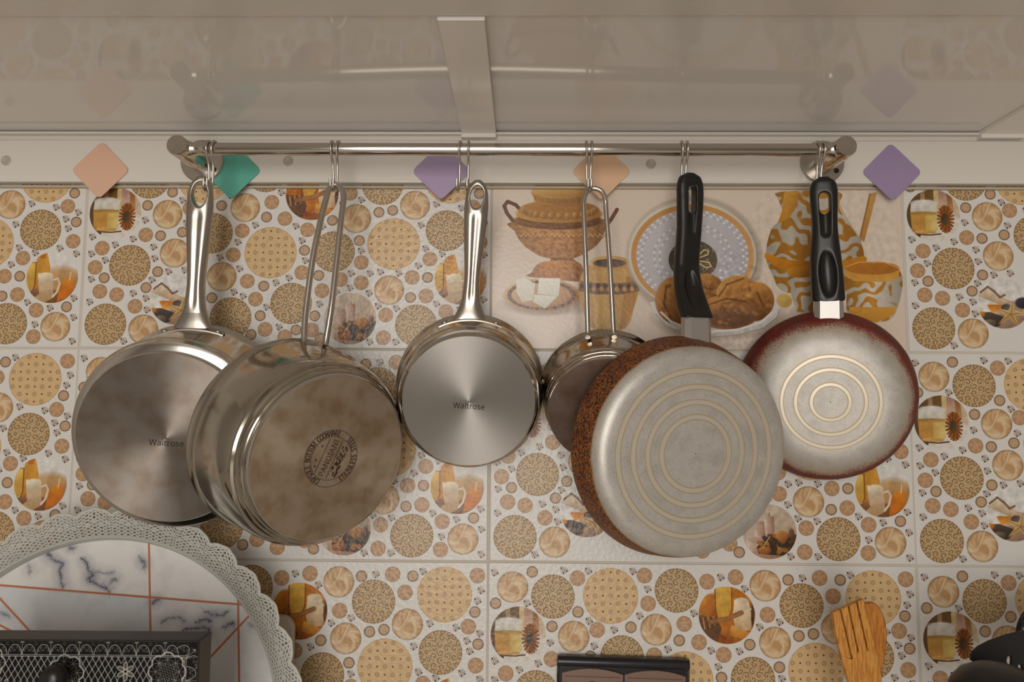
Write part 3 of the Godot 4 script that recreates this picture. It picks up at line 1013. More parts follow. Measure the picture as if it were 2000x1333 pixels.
# ------------------------------------------------------------------ smaller things
func build_diamonds() -> void:
	var rows := [
		[-0.4776, 0.2171, c8(230, 188, 162), "peach diamond-shaped sticker at the far left of the white strip"],
		[-0.3162, 0.2166, c8(96, 180, 163), "teal diamond-shaped sticker behind the rail's left post"],
		[-0.0606, 0.2162, c8(176, 156, 192), "purple diamond-shaped sticker left of the middle saucepan's hooks"],
		[0.1332, 0.2163, c8(230, 190, 154), "peach diamond-shaped sticker behind the milk pan's hooks"],
		[0.4819, 0.2163, c8(164, 144, 182), "purple diamond-shaped sticker to the right of the rail's right post"],
	]
	var poly := PackedVector2Array()
	var s := 0.0256
	var r := 0.0060
	for k in 4:
		var c := Vector2(s - r, s - r).rotated(k * PI / 2)
		for i in 7:
			poly.append(c + Vector2(r, 0).rotated(k * PI / 2 + PI / 2 * i / 6.0))
	for q in rows:
		var mb := MB.new()
		mb.plate(poly, 0.0, 0.0011, 0.0003)
		var o := obj("diamond_sticker", mb.done(), mat(q[2], 0.35))
		o.transform = Transform3D(Basis(Vector3(0, 0, 1), PI / 4), Vector3(q[0], q[1], 0.0119))
		tag(o, q[3], "sticker", "diamond stickers along the white strip")

# plate with rows x cols cells, each with an oval hole; at(f, g) gives the place, f across and g along
func perforated(at: Callable, rows: int, cols: int, hole: Callable, thick: float, nrm: Callable) -> ArrayMesh:
	var mb := MB.new()
	var K := 12
	for i in rows:
		for j in cols:
			var h: Array = hole.call(i, j)      # centre f, g (in the cell), half sizes, turn; a negative size for none
			var o := PackedVector2Array()
			var e := PackedVector2Array()
			for k in K:
				var a := TAU * k / K + 0.001
				var d := Vector2(cos(a), sin(a))
				var m := maxf(absf(d.x), absf(d.y))
				o.append(Vector2(0.5, 0.5) + d / m * 0.5)
				var q := Vector2(cos(a) * h[0], sin(a) * h[1]).rotated(h[2])
				e.append(Vector2(0.5, 0.5) + q)
			var mid: Vector3 = nrm.call((i + 0.5) / rows, (j + 0.5) / cols)
			var idx := []
			for sd in 2:
				var b := mb.v.size()
				idx.append(b)
				var nn: Vector3 = mid if sd == 0 else -mid
				var back: Vector3 = Vector3.ZERO if sd == 0 else -mid * thick
				for k in K:
					mb.add(at.call((i + o[k].x) / rows, (j + o[k].y) / cols) + back, nn)
					mb.add(at.call((i + e[k].x) / rows, (j + e[k].y) / cols) + back, nn)
				for k in K:
					var k2 := (k + 1) % K
					mb.quad(b + k * 2, b + k2 * 2, b + k2 * 2 + 1, b + k * 2 + 1)
			for k in K:
				var k2 := (k + 1) % K
				var p: Vector3 = mb.v[idx[0] + k * 2 + 1]
				var q: Vector3 = mb.v[idx[0] + k2 * 2 + 1]
				var c: Vector3 = at.call((i + 0.5) / rows, (j + 0.5) / cols)
				var nn := (c - (p + q) / 2.0).normalized()
				mb.flat_quad(p, q, mb.v[idx[1] + k2 * 2 + 1], mb.v[idx[1] + k * 2 + 1], nn)
	return mb.done()

func paint_marble() -> ImageTexture:
	# drawing units are millimetres, the middle of the tray at (206, 206)
	canvas(1024, 1024, 1024.0 / 412.0, c8(236, 233, 231))
	for y in bh:
		for x in bw:
			var px := x / bs - 206.0
			var py := 206.0 - y / bs
			var left := px < 36.0 + (205.0 - py) * 0.174
			var upper := py > 156.5 - (px + 204.0) * 0.0648
			var c := c8(237, 234, 232)
			if not upper: c = c8(218, 222, 225) if left else c8(230, 230, 231)
			c = c.darkened(0.03 * smoothstep(0.0, 0.5, nz.get_noise_2d(px * 1.5, py * 1.5)))
			var i := (y * bw + x) * 3
			buf[i] = int(c.r * 255)
			buf[i + 1] = int(c.g * 255)
			buf[i + 2] = int(c.b * 255)
	var vein := c8(64, 66, 84)
	rng.seed = 41
	for v in [[1.0, -74.9, 185.1, -72.8, 183.4, -64.4, 176.7, -55.1, 175.1, -58.9, 166.6, -54.6, 158.2, -50.9, 148.3], [0.6, -53.8, 196.4, -50.8, 190.4, -44.9, 192.2],
		[1.0, -36.4, 180.3, -29.4, 176.1, -25.1, 166.9, -18.9, 161.9, -25.4, 158.5, -15.6, 153.6, -4.5, 150.4, 1.8, 144.6], [0.5, -25.1, 166.9, -6.9, 164.5, 3.3, 167.1], [0.45, 0.3, 153.7, 4.7, 158.8, 7.7, 157.1],
		[0.6, 27.2, 184.3, 33.5, 178.4, 36.5, 176.7, 36.8, 169.1], [0.9, 51.2, 132.8, 53.2, 136.9, 59.1, 138.6], [0.6, 62.9, 113.4, 69.1, 118.3, 82.9, 119.2, 90.5, 115.2],
		[1.0, 88.1, 107.2, 98.3, 108.9, 110.2, 110.6, 117.6, 107.5, 116.5, 102.6], [0.8, 109.8, 126.8, 119.1, 122.0, 129.6, 122.1, 135.9, 127.0], [0.9, 131.2, 109.2, 139.3, 114.1, 143.5, 114.9], [0.9, 101.1, 113.7, 110.9, 118.7, 118.2, 115.5],
		[0.35, -96.2, 174.7, -91.2, 168.0, -92.0, 162.9], [0.5, -115.4, 123.0, -109.8, 121.4, -103.9, 118.2], [0.3, 158.1, 115.9, 163.9, 111.1, 172.7, 109.6]]:
		var k: float = v[0]
		var m: int = (v.size() - 1) / 2
		for seg in m - 1:
			var a := Vector2(v[1 + seg * 2] + 206.0, 206.0 - v[2 + seg * 2])
			var b := Vector2(v[3 + seg * 2] + 206.0, 206.0 - v[4 + seg * 2])
			var prev := a
			for q in 7:
				var p := a.lerp(b, (q + 1) / 7.0)
				if q < 6: p += Vector2(rng.randf() - 0.5, rng.randf() - 0.5) * 2.6
				ell(p.x, p.y, 7.5, 6.0, c8(170, 172, 182), null, 8.0, 0.05 * k)
				ell(p.x, p.y, 2.4, 2.0, c8(100, 102, 118), null, 3.0, 0.14 * k)
				stroke([prev.x, prev.y, p.x, p.y], 0.4 + rng.randf() * 1.0 * k, vein, 0.75 * k)
				if rng.randf() < 0.5:
					var d := Vector2(rng.randf() - 0.5, rng.randf() - 0.5) * 13.0
					stroke([p.x, p.y, p.x + d.x * 0.5, p.y + d.y * 0.6, p.x + d.x, p.y + d.y * 0.9], 0.5, c8(110, 112, 126), 0.5 * k)
				prev = p
	var cop := c8(190, 112, 82)
	for l in [[36.1, 205.0, 71.1, 3.4], [-204.5, 156.5, 178.2, 131.7], [142.9, 155.2, 160.3, 23.3], [164.6, 128.3, 88.3, 42.0], [-141.6, 156.3, -51.3, 81.7], [-140.8, 122.2, -75.5, 93.7]]:
		stroke([l[0] + 206.0, 206.0 - l[1], l[2] + 206.0, 206.0 - l[3]], 2.3, cop, 1.0, c8(206, 138, 106))
	return canvas_texture()

func build_tray() -> void:
	var a := deg_to_rad(12.0)
	var up := Vector3(0, cos(a), -sin(a))
	var xf := Transform3D(Basis(Vector3(1, 0, 0), up, Vector3(0, sin(a), cos(a))), Vector3(-0.4170, -0.4158, 0.0871))
	var t := thing("round_tray", "round tray with grey lace rim and marble print crossed by copper lines", "tray", xf)
	var pale := mat(c8(196, 194, 187), 0.45)
	var mb := MB.new()
	var circle := PackedVector2Array()
	for i in 120: circle.append(Vector2(cos(TAU * i / 120), sin(TAU * i / 120)) * 0.2008)
	mb.plate(circle, -0.003, 0.0, 0.0, Transform3D.IDENTITY, 1000.0 / 412.0)
	var mm := mat(Color.WHITE, 0.28)
	mm.albedo_texture = paint_marble()
	mm.uv1_scale = Vector3(1, -1, 1)
	mm.uv1_offset = Vector3(0.5, 0.5, 0)
	obj("marble_floor", mb.done(), mm, t)
	mb = MB.new()
	mb.lathe(pv([0.2004, -0.003, 0.2004, 0.0015, 0.2030, 0.0085, 0.2044, 0.0092, 0.2054, 0.0086, 0.2034, -0.003, 0.2004, -0.003]), 144)
	obj("inner_wall", mb.done(), pale, t)
	var lobes := 36.0
	var edge := func(g: float) -> float:
		return 0.2270 + 0.0068 * absf(sin(g * PI * lobes)) + 0.0008 * absf(sin(g * PI * lobes * 3.0))
	var at := func(f: float, g: float) -> Vector3:
		var r0 := 0.2048
		var r := lerpf(r0, edge.call(g), f)
		return Vector3(cos(g * TAU) * r, sin(g * TAU) * r, 0.0090 + 0.0120 * f * (2.0 - f) * 0.75)
	var nrm := func(f: float, g: float) -> Vector3:
		var e := 0.002
		var dr: Vector3 = at.call(f + e, g) - at.call(f - e, g)
		var dt: Vector3 = at.call(f, g + e) - at.call(f, g - e)
		var n := dr.cross(dt).normalized()
		return n if n.z > 0 else -n
	var hole := func(i: int, j: int) -> Array:
		if i < 3: return [0.26, 0.23, 0.0]
		if i == 7: return [0.10, 0.14, 0.0]
		var px := (fmod(j + 0.5, 5.0) - 2.5) / 2.5
		var py := (i - 4.9) / 1.9
		var an := atan2(px, py)
		return [0.37, 0.175, -an if (i + j) % 2 else -an * 0.6]
	obj("lace_rim", perforated(at, 8, 180, hole, 0.0015, nrm), pale, t)
	mb = MB.new()
	var path := PackedVector3Array()
	for i in 641:
		var g := i / 640.0
		path.append(at.call(1.0, g) - Vector3(0, 0, 0.0006))
	mb.tube(path, 0.0014, 8)
	obj("scalloped_edge", mb.done(), mat(c8(212, 212, 200), 0.4), t)
	# cream board behind it
	mb = MB.new()
	var bp := PackedVector2Array()
	for k in 4:
		var cc: Vector2 = [Vector2(0.109, 0.129), Vector2(-0.109, 0.129), Vector2(-0.109, -0.129), Vector2(0.109, -0.129)][k]
		for i in 9: bp.append(cc + Vector2(0.016, 0).rotated(k * PI / 2 + PI / 2 * i / 8.0))
	mb.plate(bp, 0.0, 0.008, 0.002)
	var o := obj("cream_board", mb.done(), mat(c8(206, 198, 186), 0.4))
	o.transform = Transform3D(Basis(Vector3(1, 0, 0), -0.03), Vector3(-0.3487, -0.4555, 0.0075))
	tag(o, "cream plastic board with rounded corner showing behind the round tray", "board")

func paint_lace() -> ImageTexture:
	canvas(910, 1302, 1.6, c8(13, 12, 12))
	# drawing units are pixels of the photograph, the top right corner of the box front at (568, 0)
	var w := c8(176, 174, 168)
	var xr := 546.0
	var yt := 27.0
	for y in range(int(yt * bs), bh):
		for x in range(0, int(xr * bs)):
			var ux := x / bs
			var uy := y / bs
			var p := (ux + 3.0) / 12.35
			var q := uy / 20.4
			var d1 := absf(fposmod(p + q, 1.0) - 0.5)
			var d2 := absf(fposmod(p - q, 1.0) - 0.5)
			var k := maxf(smoothstep(0.10, 0.05, d1), smoothstep(0.10, 0.05, d2))
			if d1 < 0.13 and d2 < 0.13: k = 1.0
			if k > 0.0: dab(x, y, w, k * 0.85)
	var black := c8(13, 12, 12)
	var orn := func(cx: float, cy: float, r: float, n: int):
		for i in n:
			var a := i * TAU / n
			ell(cx + cos(a) * r * 0.62, cy + sin(a) * r * 0.62, r * 0.42, r * 0.42, w)
		ell(cx, cy, r * 0.62, r * 0.62, black)
		for i in n:
			var a := i * TAU / n
			ell(cx + cos(a) * r * 0.62, cy + sin(a) * r * 0.62, r * 0.34, r * 0.34, black)
			for k in 7:
				var b := a + k * 0.9
				stroke([cx + cos(a) * r * 0.62, cy + sin(a) * r * 0.62, cx + cos(a) * r * 0.62 + cos(b) * r * 0.33, cy + sin(a) * r * 0.62 + sin(b) * r * 0.33], 0.8, w, 0.8)
		for k in 9:
			stroke([cx - r * 0.5, cy + (k - 4) * r * 0.13, cx + r * 0.5, cy + (k - 4) * r * 0.13 + r * 0.3], 0.7, w, 0.7)
			stroke([cx + (k - 4) * r * 0.13, cy - r * 0.5, cx + (k - 4) * r * 0.13 + r * 0.3, cy + r * 0.5], 0.7, w, 0.7)
	orn.call(512.0, 55.0, 36.0, 8)
	orn.call(318.0, 58.0, 34.0, 7)
	orn.call(170.0, 40.0, 30.0, 7)
	orn.call(420.0, 105.0, 30.0, 7)
	orn.call(250.0, 120.0, 30.0, 7)
	for c in [[432, 55], [205, 88], [380, 150], [500, 140]]:
		ell(c[0], c[1], 17, 17, black)
		for i in 6:
			var a := i * TAU / 6.0 + 0.5
			ell(c[0] + cos(a) * 10.5, c[1] + sin(a) * 10.5, 7.5, 4.6, w, null, 0.6, 1.0, a)
			ell(c[0] + cos(a) * 10.5, c[1] + sin(a) * 10.5, 5.6, 3.0, c8(90, 88, 84), null, 0.6, 1.0, a)
		ell(c[0], c[1], 4.5, 4.5, w)
		ell(c[0], c[1], 2.4, 2.4, black)
	stroke([0, yt - 2, xr + 2, yt - 2], 1.1, w)
	stroke([0, yt + 0.8, xr - 1, yt + 0.8], 1.1, w)
	stroke([xr + 2, yt - 2, xr + 2, 700], 1.1, w)
	stroke([xr - 1, yt + 0.8, xr - 1, 700], 1.1, w)
	var scallop := func(cx: float, cy: float, rot: float):
		var put := func(l: Array, wd: float, al: float):
			var o := []
			for i in l.size() / 2:
				var v := Vector2(l[i * 2], l[i * 2 + 1]).rotated(rot)
				o.append_array([cx + v.x, cy + v.y])
			stroke(o, wd, w, al)
		for s: float in [-1.0, 1.0]:
			var arc := []
			for i in 12:
				var a := PI * i / 11.0
				arc.append_array([s * (13.5 + cos(a) * 12.6), -sin(a) * 18.0])
			put.call(arc, 1.3, 0.9)
			for k in 5:
				var sp := []
				for i in 8:
					var a := i * 0.75 + k
					sp.append_array([s * (13.5 + (k - 2) * 4.2 + cos(a) * (0.6 + i * 0.32)), -7.0 - (k % 2) * 4.5 + sin(a) * (0.6 + i * 0.32)])
				put.call(sp, 0.7, 0.75)
		put.call([0, 0, 0, -22], 1.0, 0.9)
		put.call([-3, -22, 3, -22, 0, -25, -3, -22], 1.4, 0.8)
		for k in 6:
			var sp := []
			for i in 8: sp.append_array([-27 + k * 10.5 + cos(i * 0.8) * 3.0, -19.5 + sin(i * 0.8) * 2.6])
			put.call(sp, 0.6, 0.45)
	for i in 11: scallop.call(xr - 40 - i * 55.0, yt - 3, 0.0)
	scallop.call(xr + 1, yt + 4, PI / 4)
	for i in 9: scallop.call(xr + 3, yt + 44 + i * 55.0, PI / 2)
	return canvas_texture()

func build_key_box() -> void:
	var xf := Transform3D(Basis(Vector3(0, 1, 0), 0.012), Vector3(-0.3725, -0.645, 0.2083))
	var t := thing("lace_box", "black slim box with white lace print and round knob before the tray", "box", xf)
	var black := mat(c8(48, 46, 45), 0.42)
	var W := 0.26
	var H := 0.3735
	var mb := MB.new()
	mb.box(Vector3(0, H / 2, 0), Vector3(W, H, 0.0266), 0.0012)
	obj("body", mb.done(), black, t)
	mb = MB.new()
	mb.flat_quad(Vector3(-W / 2 + 0.001, 0.001, 0.0), Vector3(W / 2 - 0.001, 0.001, 0), Vector3(W / 2 - 0.001, H - 0.001, 0), Vector3(-W / 2 + 0.001, H - 0.001, 0), Vector3(0, 0, 1))
	mb.box(Vector3(0, H / 2, -0.0006), Vector3(W - 0.002, H - 0.002, 0.0011))
	var pm := mat(Color.WHITE, 0.62, 0.0, 0.3)
	pm.albedo_texture = paint_lace()
	obj("lace_panel", mb.done(), pm, t, Transform3D(Basis(), Vector3(0, 0, 0.0142)))
	mb = MB.new()
	mb.lathe(pv([0.0042, 0.0, 0.0042, 0.006, 0.0070, 0.0085, 0.0100, 0.0110, 0.0113, 0.0150, 0.0108, 0.0190, 0.0085, 0.0220, 0.0045, 0.0238, 0.0, 0.0242]), 48)
	obj("knob", mb.done(), mat(c8(28, 27, 27), 0.3), t, Transform3D(Basis(), Vector3(0.0145, H - 0.0265, 0.0140)))

func holed_plate(mb: MB, poly: PackedVector2Array, c: Vector2, r: float, z0: float, z1: float, deep: float) -> void:
	var ang := []
	for i in 48: ang.append(TAU * i / 48.0)
	for p in poly: ang.append(fposmod((p - c).angle(), TAU))
	ang.sort()
	var o := PackedVector2Array()
	for a in ang:
		var d := Vector2(cos(a), sin(a))
		var best := 1e9
		for i in poly.size():
			var hit = Geometry2D.segment_intersects_segment(c, c + d, poly[i], poly[(i + 1) % poly.size()])
			if hit != null: best = minf(best, c.distance_to(hit))
		if best > 1e8: best = c.distance_to(poly[0])
		o.append(c + d * best)
	var m := ang.size()
	var z := Vector3(0, 0, 1)
	for i in m:
		var j := (i + 1) % m
		var ci := c + Vector2(cos(ang[i]), sin(ang[i])) * r
		var cj := c + Vector2(cos(ang[j]), sin(ang[j])) * r
		if o[i].distance_to(o[j]) < 1e-6: continue
		mb.flat_quad(Vector3(o[i].x, o[i].y, z1), Vector3(o[j].x, o[j].y, z1), Vector3(cj.x, cj.y, z1), Vector3(ci.x, ci.y, z1), z)
		var e := (o[j] - o[i]).normalized()
		mb.flat_quad(Vector3(o[i].x, o[i].y, z0), Vector3(o[j].x, o[j].y, z0), Vector3(o[j].x, o[j].y, z1), Vector3(o[i].x, o[i].y, z1), Vector3(e.y, -e.x, 0))
		var inw := (c - (ci + cj) / 2).normalized()
		var k := mb.add(Vector3(ci.x, ci.y, z1), Vector3(inw.x, inw.y, 0)); mb.add(Vector3(cj.x, cj.y, z1), Vector3(inw.x, inw.y, 0)); mb.add(Vector3(cj.x, cj.y, z1 - deep), Vector3(inw.x, inw.y, 0)); mb.add(Vector3(ci.x, ci.y, z1 - deep), Vector3(inw.x, inw.y, 0))
		mb.quad(k, k + 1, k + 2, k + 3)
		mb.flat_tri(Vector3(ci.x, ci.y, z1 - deep), Vector3(cj.x, cj.y, z1 - deep), Vector3(c.x, c.y, z1 - deep), z)

func build_socket() -> void:
	var t := thing("double_socket", "brown double wall socket in a glossy black frame on the tiles", "socket", Transform3D(Basis(Vector3(0, 0, 1), -0.020), Vector3(0.1556, -0.3945, 0.0004)))
	var frame := mat(c8(38, 38, 42), 0.2)
	var brown := mat(c8(132, 106, 90), 0.34)
	var mb := MB.new()
	var bp := PackedVector2Array()
	for k in 4:
		var cc: Vector2 = [Vector2(0.0708, 0.0355), Vector2(-0.0708, 0.0355), Vector2(-0.0708, -0.0355), Vector2(0.0708, -0.0355)][k]
		for i in 7: bp.append(cc + Vector2(0.005, 0).rotated(k * PI / 2 + PI / 2 * i / 6.0))
	mb.plate(bp, 0.0, 0.0120, 0.0030)
	mb.tube(PackedVector3Array([Vector3(-0.0752, 0.0345, 0.0080), Vector3(0, 0.0345, 0.0080), Vector3(0.0752, 0.0345, 0.0080)]), 0.0060, 24)
	obj("frame", mb.done(), frame, t)
	for s: float in [-1.0, 1.0]:
		mb = MB.new()
		var mp := PackedVector2Array([Vector2(-0.0346, -0.034), Vector2(0.0346, -0.034)])
		for i in 13:
			var f := i / 12.0
			mp.append(Vector2(lerpf(0.0346, -0.0346, f), 0.0232 + 0.0056 * (1.0 - pow(2.0 * f - 1.0, 2.0))))
		holed_plate(mb, mp, Vector2(0, -0.0030), 0.0186, 0.0060, 0.0146, 0.0120)
		var md := obj("socket_module", mb.done(), brown, t, Transform3D(Basis(), Vector3(s * 0.0356, 0, 0)))
		mb = MB.new()
		holed_plate(mb, PackedVector2Array([Vector2(-0.0312, -0.0315), Vector2(0.0312, -0.0315), Vector2(0.0312, 0.0200), Vector2(-0.0312, 0.0200)]), Vector2(0, -0.0030), 0.0185, 0.0145, 0.0160, 0.0125)
		obj("face", mb.done(), brown, md)
		mb = MB.new()
		for q: float in [-0.0095, 0.0095]:
			mb.lathe(pv([0.0026, 0.0, 0.0026, 0.0006, 0.0, 0.0006]), 20, 0.0, TAU, 0.6, Transform3D(Basis(), Vector3(q, -0.0030, 0.0034)))
		obj("pin_hole", mb.done(), mats.black_plastic, md)
		mb = MB.new()
		mb.box(Vector3(0, 0.0132, 0.0060), Vector3(0.004, 0.0028, 0.005), 0.0005)
		obj("earth_clip", mb.done(), mats.ferrule, md)

func mmv(l: Array) -> PackedVector2Array:
	var o := PackedVector2Array()
	for i in l.size() / 2: o.append(Vector2(l[i * 2], l[i * 2 + 1]) * 0.001)
	return o

func soft_outline(l: Array, per := 4) -> PackedVector2Array:
	var p := mmv(l)
	var o := PackedVector2Array()
	var m := p.size()
	for i in m:
		for s in per:
			o.append(p[i].cubic_interpolate(p[(i + 1) % m], p[(i + m - 1) % m], p[(i + 2) % m], float(s) / per))
	return o

func build_utensils() -> void:
	var wood := mat(Color.WHITE, 0.42)
	wood.albedo_texture = noise_tex(0.03, 512, 512, [c8(206, 140, 62), c8(222, 160, 78), c8(186, 116, 42), c8(228, 172, 96)], [0.0, 0.45, 0.6, 1.0], 0.0, 6, 4)
	wood.uv1_scale = Vector3(26, 2.2, 1)
	var wood2: StandardMaterial3D = wood.duplicate()
	wood2.albedo_color = c8(242, 226, 204)
	wood2.uv1_offset = Vector3(0.3, 0.1, 0)
	# slotted turner of bamboo, in front
	var mb := MB.new()
	mb.plate(mmv([-23.1, 71.9, -15.0, 75.2, -14.8, 74.7, -5.1, 27.9, -4.5, 27.9, -14.1, 75.4, -7.1, 78.6, -6.9, 78.2, 1.3, 34.3, 1.9, 34.3, -6.2, 78.9, 1.4, 82.2, 1.6, 81.7, 10.7, 35.4, 11.3, 35.6, 2.3, 82.5, 7.1, 85.1, 9.1, 84.6, 10.0, 81.6, 13.4, 63.4, 21.3, 29.1, 23.7, 12.1, 23.8, -26.7, 26.2, -55.5, 44.6, -303.0, 35.8, -304.0, 13.1, -60.5, 3.2, -31.8, -10.0, 8.3, -15.8, 30.2, -20.6, 54.7]), 0.0, 0.0055, 0.0008)
	var o := obj("slotted_turner", mb.done(), wood)
	o.transform = Transform3D(Basis(), Vector3(0.37, -0.34, 0.1215))
	tag(o, "bamboo turner with three slots and a slanted end", "spatula", "bamboo kitchen tools")
	mb = MB.new()
	mb.plate(soft_outline([24.9, 75.8, 31.6, 74.3, 37.5, 65.7, 40.8, 54.6, 41.3, 40.4, 38.5, 21.7, 34.2, 1.6, 27.7, -35.9, 23.3, -75.6, 20.2, -134.3, 15.3, -304.5, 7.3, -304.8, 12.1, -134.4, 12.0, -75.7, 7.2, -36.2, 3.3, 1.2, 3.3, 34.0, 8.2, 59.3, 17.0, 72.6], 4), 0.0, 0.006, 0.0012)
	o = obj("bamboo_spatula", mb.done(), wood2)
	o.transform = Transform3D(Basis(), Vector3(0.37, -0.34, 0.099))
	tag(o, "plain bamboo spatula with a rounded end behind the slotted turner", "spatula", "bamboo kitchen tools")
	# black nylon tools at the lower right corner
	var t := thing("ladle", "black ladle, its domed bowl uppermost in the lower right corner", "ladle", Transform3D(Basis(), Vector3(0.4610, -0.3275, 0.200)), "black nylon kitchen tools")
	mb = MB.new()
	mb.lathe(pv([0.0360, -0.026, 0.0390, -0.020, 0.0412, -0.006, 0.0425, -0.006, 0.0415, 0.006, 0.0375, 0.018, 0.0300, 0.0275, 0.0195, 0.0335, 0.0095, 0.0358, 0.0, 0.0362]), 64, 0.0, TAU, 1.2, Transform3D(Basis(Vector3(1, 0, 0), Vector3(0, 0, -1), Vector3(0, 1, 0)), Vector3.ZERO))
	obj("bowl", mb.done(), mats.black_nylon, t)
	mb = MB.new()
	mb.tube(catmull([Vector3(0.030, -0.012, -0.022), Vector3(0.045, -0.05, -0.03), Vector3(0.052, -0.12, -0.03), Vector3(0.056, -0.3255, -0.03)], 6), 0.006, 14, Vector2(1.4, 0.7))
	obj("handle", mb.done(), mats.black_nylon, t)
	t = thing("nylon_turner", "black slotted turner lying above the ladle bowl, tip to the left", "spatula", Transform3D(Basis(), Vector3(0.50, -0.32, 0.150)), "black nylon kitchen tools")
	mb = MB.new()
	mb.plate(mmv([-33.3, 19.0, -31.4, 23.3, -25.4, 28.5, -14.5, 33.9, 1.7, 39.7, 17.9, 43.4, 37.3, 46.2, 54.1, 44.5, 57.7, 31.3, 49.1, -1.7, 29.4, -12.2, 16.9, -12.4, 15.0, -2.1, 14.3, 11.5, 11.4, 12.0, 10.6, -12.4, 1.5, -12.5, 4.2, 11.9, 5.0, 19.4, 1.9, 19.9, -0.7, 9.5, -4.1, -9.3, -18.0, 2.2, -29.5, 12.9, -33.2, 15.7]), -0.0015, 0.0018, 0.0008)
	obj("blade", mb.done(), mats.black_nylon, t)
	mb = MB.new()
	mb.tube(catmull([Vector3(0.030, -0.008, 0.0), Vector3(0.036, -0.06, 0.004), Vector3(0.040, -0.324, 0.008)], 6), 0.005, 12, Vector2(1.5, 0.7))
	obj("handle", mb.done(), mats.black_nylon, t)
	t = thing("skimmer", "black perforated skimmer cut off by the right edge, behind the turner", "skimmer", Transform3D(Basis(Vector3(0, 1, 0), -0.25), Vector3(0.6010, -0.3050, 0.100)), "black nylon kitchen tools")
	var at := func(f: float, g: float) -> Vector3:
		var r := lerpf(0.012, 0.0455, f)
		return Vector3(cos(g * TAU) * r, sin(g * TAU) * r, -0.008 * f * f)
	var nrm := func(_f: float, _g: float) -> Vector3: return Vector3(0, 0, 1)
	var hole := func(_i: int, j: int) -> Array: return [0.24, 0.30, 0.0] if j % 2 == 0 else [0.1, 0.1, 0.0]
	obj("bowl", perforated(at, 4, 40, hole, 0.002, nrm), mats.black_nylon, t)
	mb = MB.new()
	var ring := PackedVector3Array()
	for i in 61: ring.append(Vector3(cos(TAU * i / 60), sin(TAU * i / 60), -0.19) * Vector3(0.0460, 0.0460, 0.045))
	mb.tube(ring, 0.0016, 10)
	obj("rim", mb.done(), mats.black_nylon, t)
	mb = MB.new()
	mb.lathe(pv([0.0122, -0.002, 0.0122, 0.0, 0.0, 0.0002]), 40)
	obj("centre", mb.done(), mats.black_nylon, t)
	mb = MB.new()
	mb.tube(catmull([Vector3(0.0, -0.043, -0.010), Vector3(0.0, -0.09, -0.014), Vector3(0.0, -0.349, -0.014)], 6), 0.005, 12, Vector2(1.4, 0.7))
	obj("handle", mb.done(), mats.black_nylon, t)

# ------------------------------------------------------------------ print on the tiles and other flat prints
var buf: PackedByteArray
var bw := 0
var bh := 0
var bs := 1.0          # texture pixels in one drawing unit
var clip := Vector3(0, 0, -1)   # centre and radius in drawing units

func canvas(w: int, h: int, s: float, col: Color) -> void:
	bw = w
	bh = h
	bs = s
	buf = PackedByteArray()
	buf.resize(w * h * 3)
	var row := PackedByteArray()
	row.resize(w * 3)
	for x in w:
		row[x * 3] = int(col.r * 255.0)
		row[x * 3 + 1] = int(col.g * 255.0)
		row[x * 3 + 2] = int(col.b * 255.0)
	buf = PackedByteArray()
	for y in h: buf.append_array(row)
	clip.z = -1.0

func canvas_texture() -> ImageTexture:
	return ImageTexture.create_from_image(Image.create_from_data(bw, bh, false, Image.FORMAT_RGB8, buf))

func dab(x: int, y: int, c: Color, a: float) -> void:
	if a <= 0.004: return
	var i := (y * bw + x) * 3
	var b := 1.0 - a
	buf[i] = int(buf[i] * b + c.r * 255.0 * a)
	buf[i + 1] = int(buf[i + 1] * b + c.g * 255.0 * a)
	buf[i + 2] = int(buf[i + 2] * b + c.b * 255.0 * a)

func clip_a(ux: float, uy: float) -> float:
	if clip.z < 0.0: return 1.0
	var dx := ux - clip.x
	var dy := uy - clip.y
	return clampf((clip.z - sqrt(dx * dx + dy * dy)) * bs + 0.5, 0.0, 1.0)

# ellipse, shaded from c (top left) to c2 (bottom right); soft is the width of its edge
func ell(cx: float, cy: float, rx: float, ry: float, c: Color, c2 = null, soft := 0.6, al := 1.0, rot := 0.0) -> void:
	var m := maxf(rx, ry) + soft
	var cr := cos(rot)
	var sr := sin(rot)
	var rm := minf(rx, ry)
	for y in range(maxi(0, int((cy - m) * bs)), mini(bh, int((cy + m) * bs) + 2)):
		for x in range(maxi(0, int((cx - m) * bs)), mini(bw, int((cx + m) * bs) + 2)):
			var dx := (x + 0.5) / bs - cx
			var dy := (y + 0.5) / bs - cy
			var u := (dx * cr + dy * sr) / rx
			var w := (-dx * sr + dy * cr) / ry
			var d := (1.0 - sqrt(u * u + w * w)) * rm
			if d < -soft: continue
			var a := clampf(d / soft + 0.5, 0.0, 1.0) * al
			if clip.z >= 0.0: a *= clip_a((x + 0.5) / bs, (y + 0.5) / bs)
			dab(x, y, c if c2 == null else c.lerp(c2, clampf(0.5 + 0.35 * (u + w), 0.0, 1.0)), a)

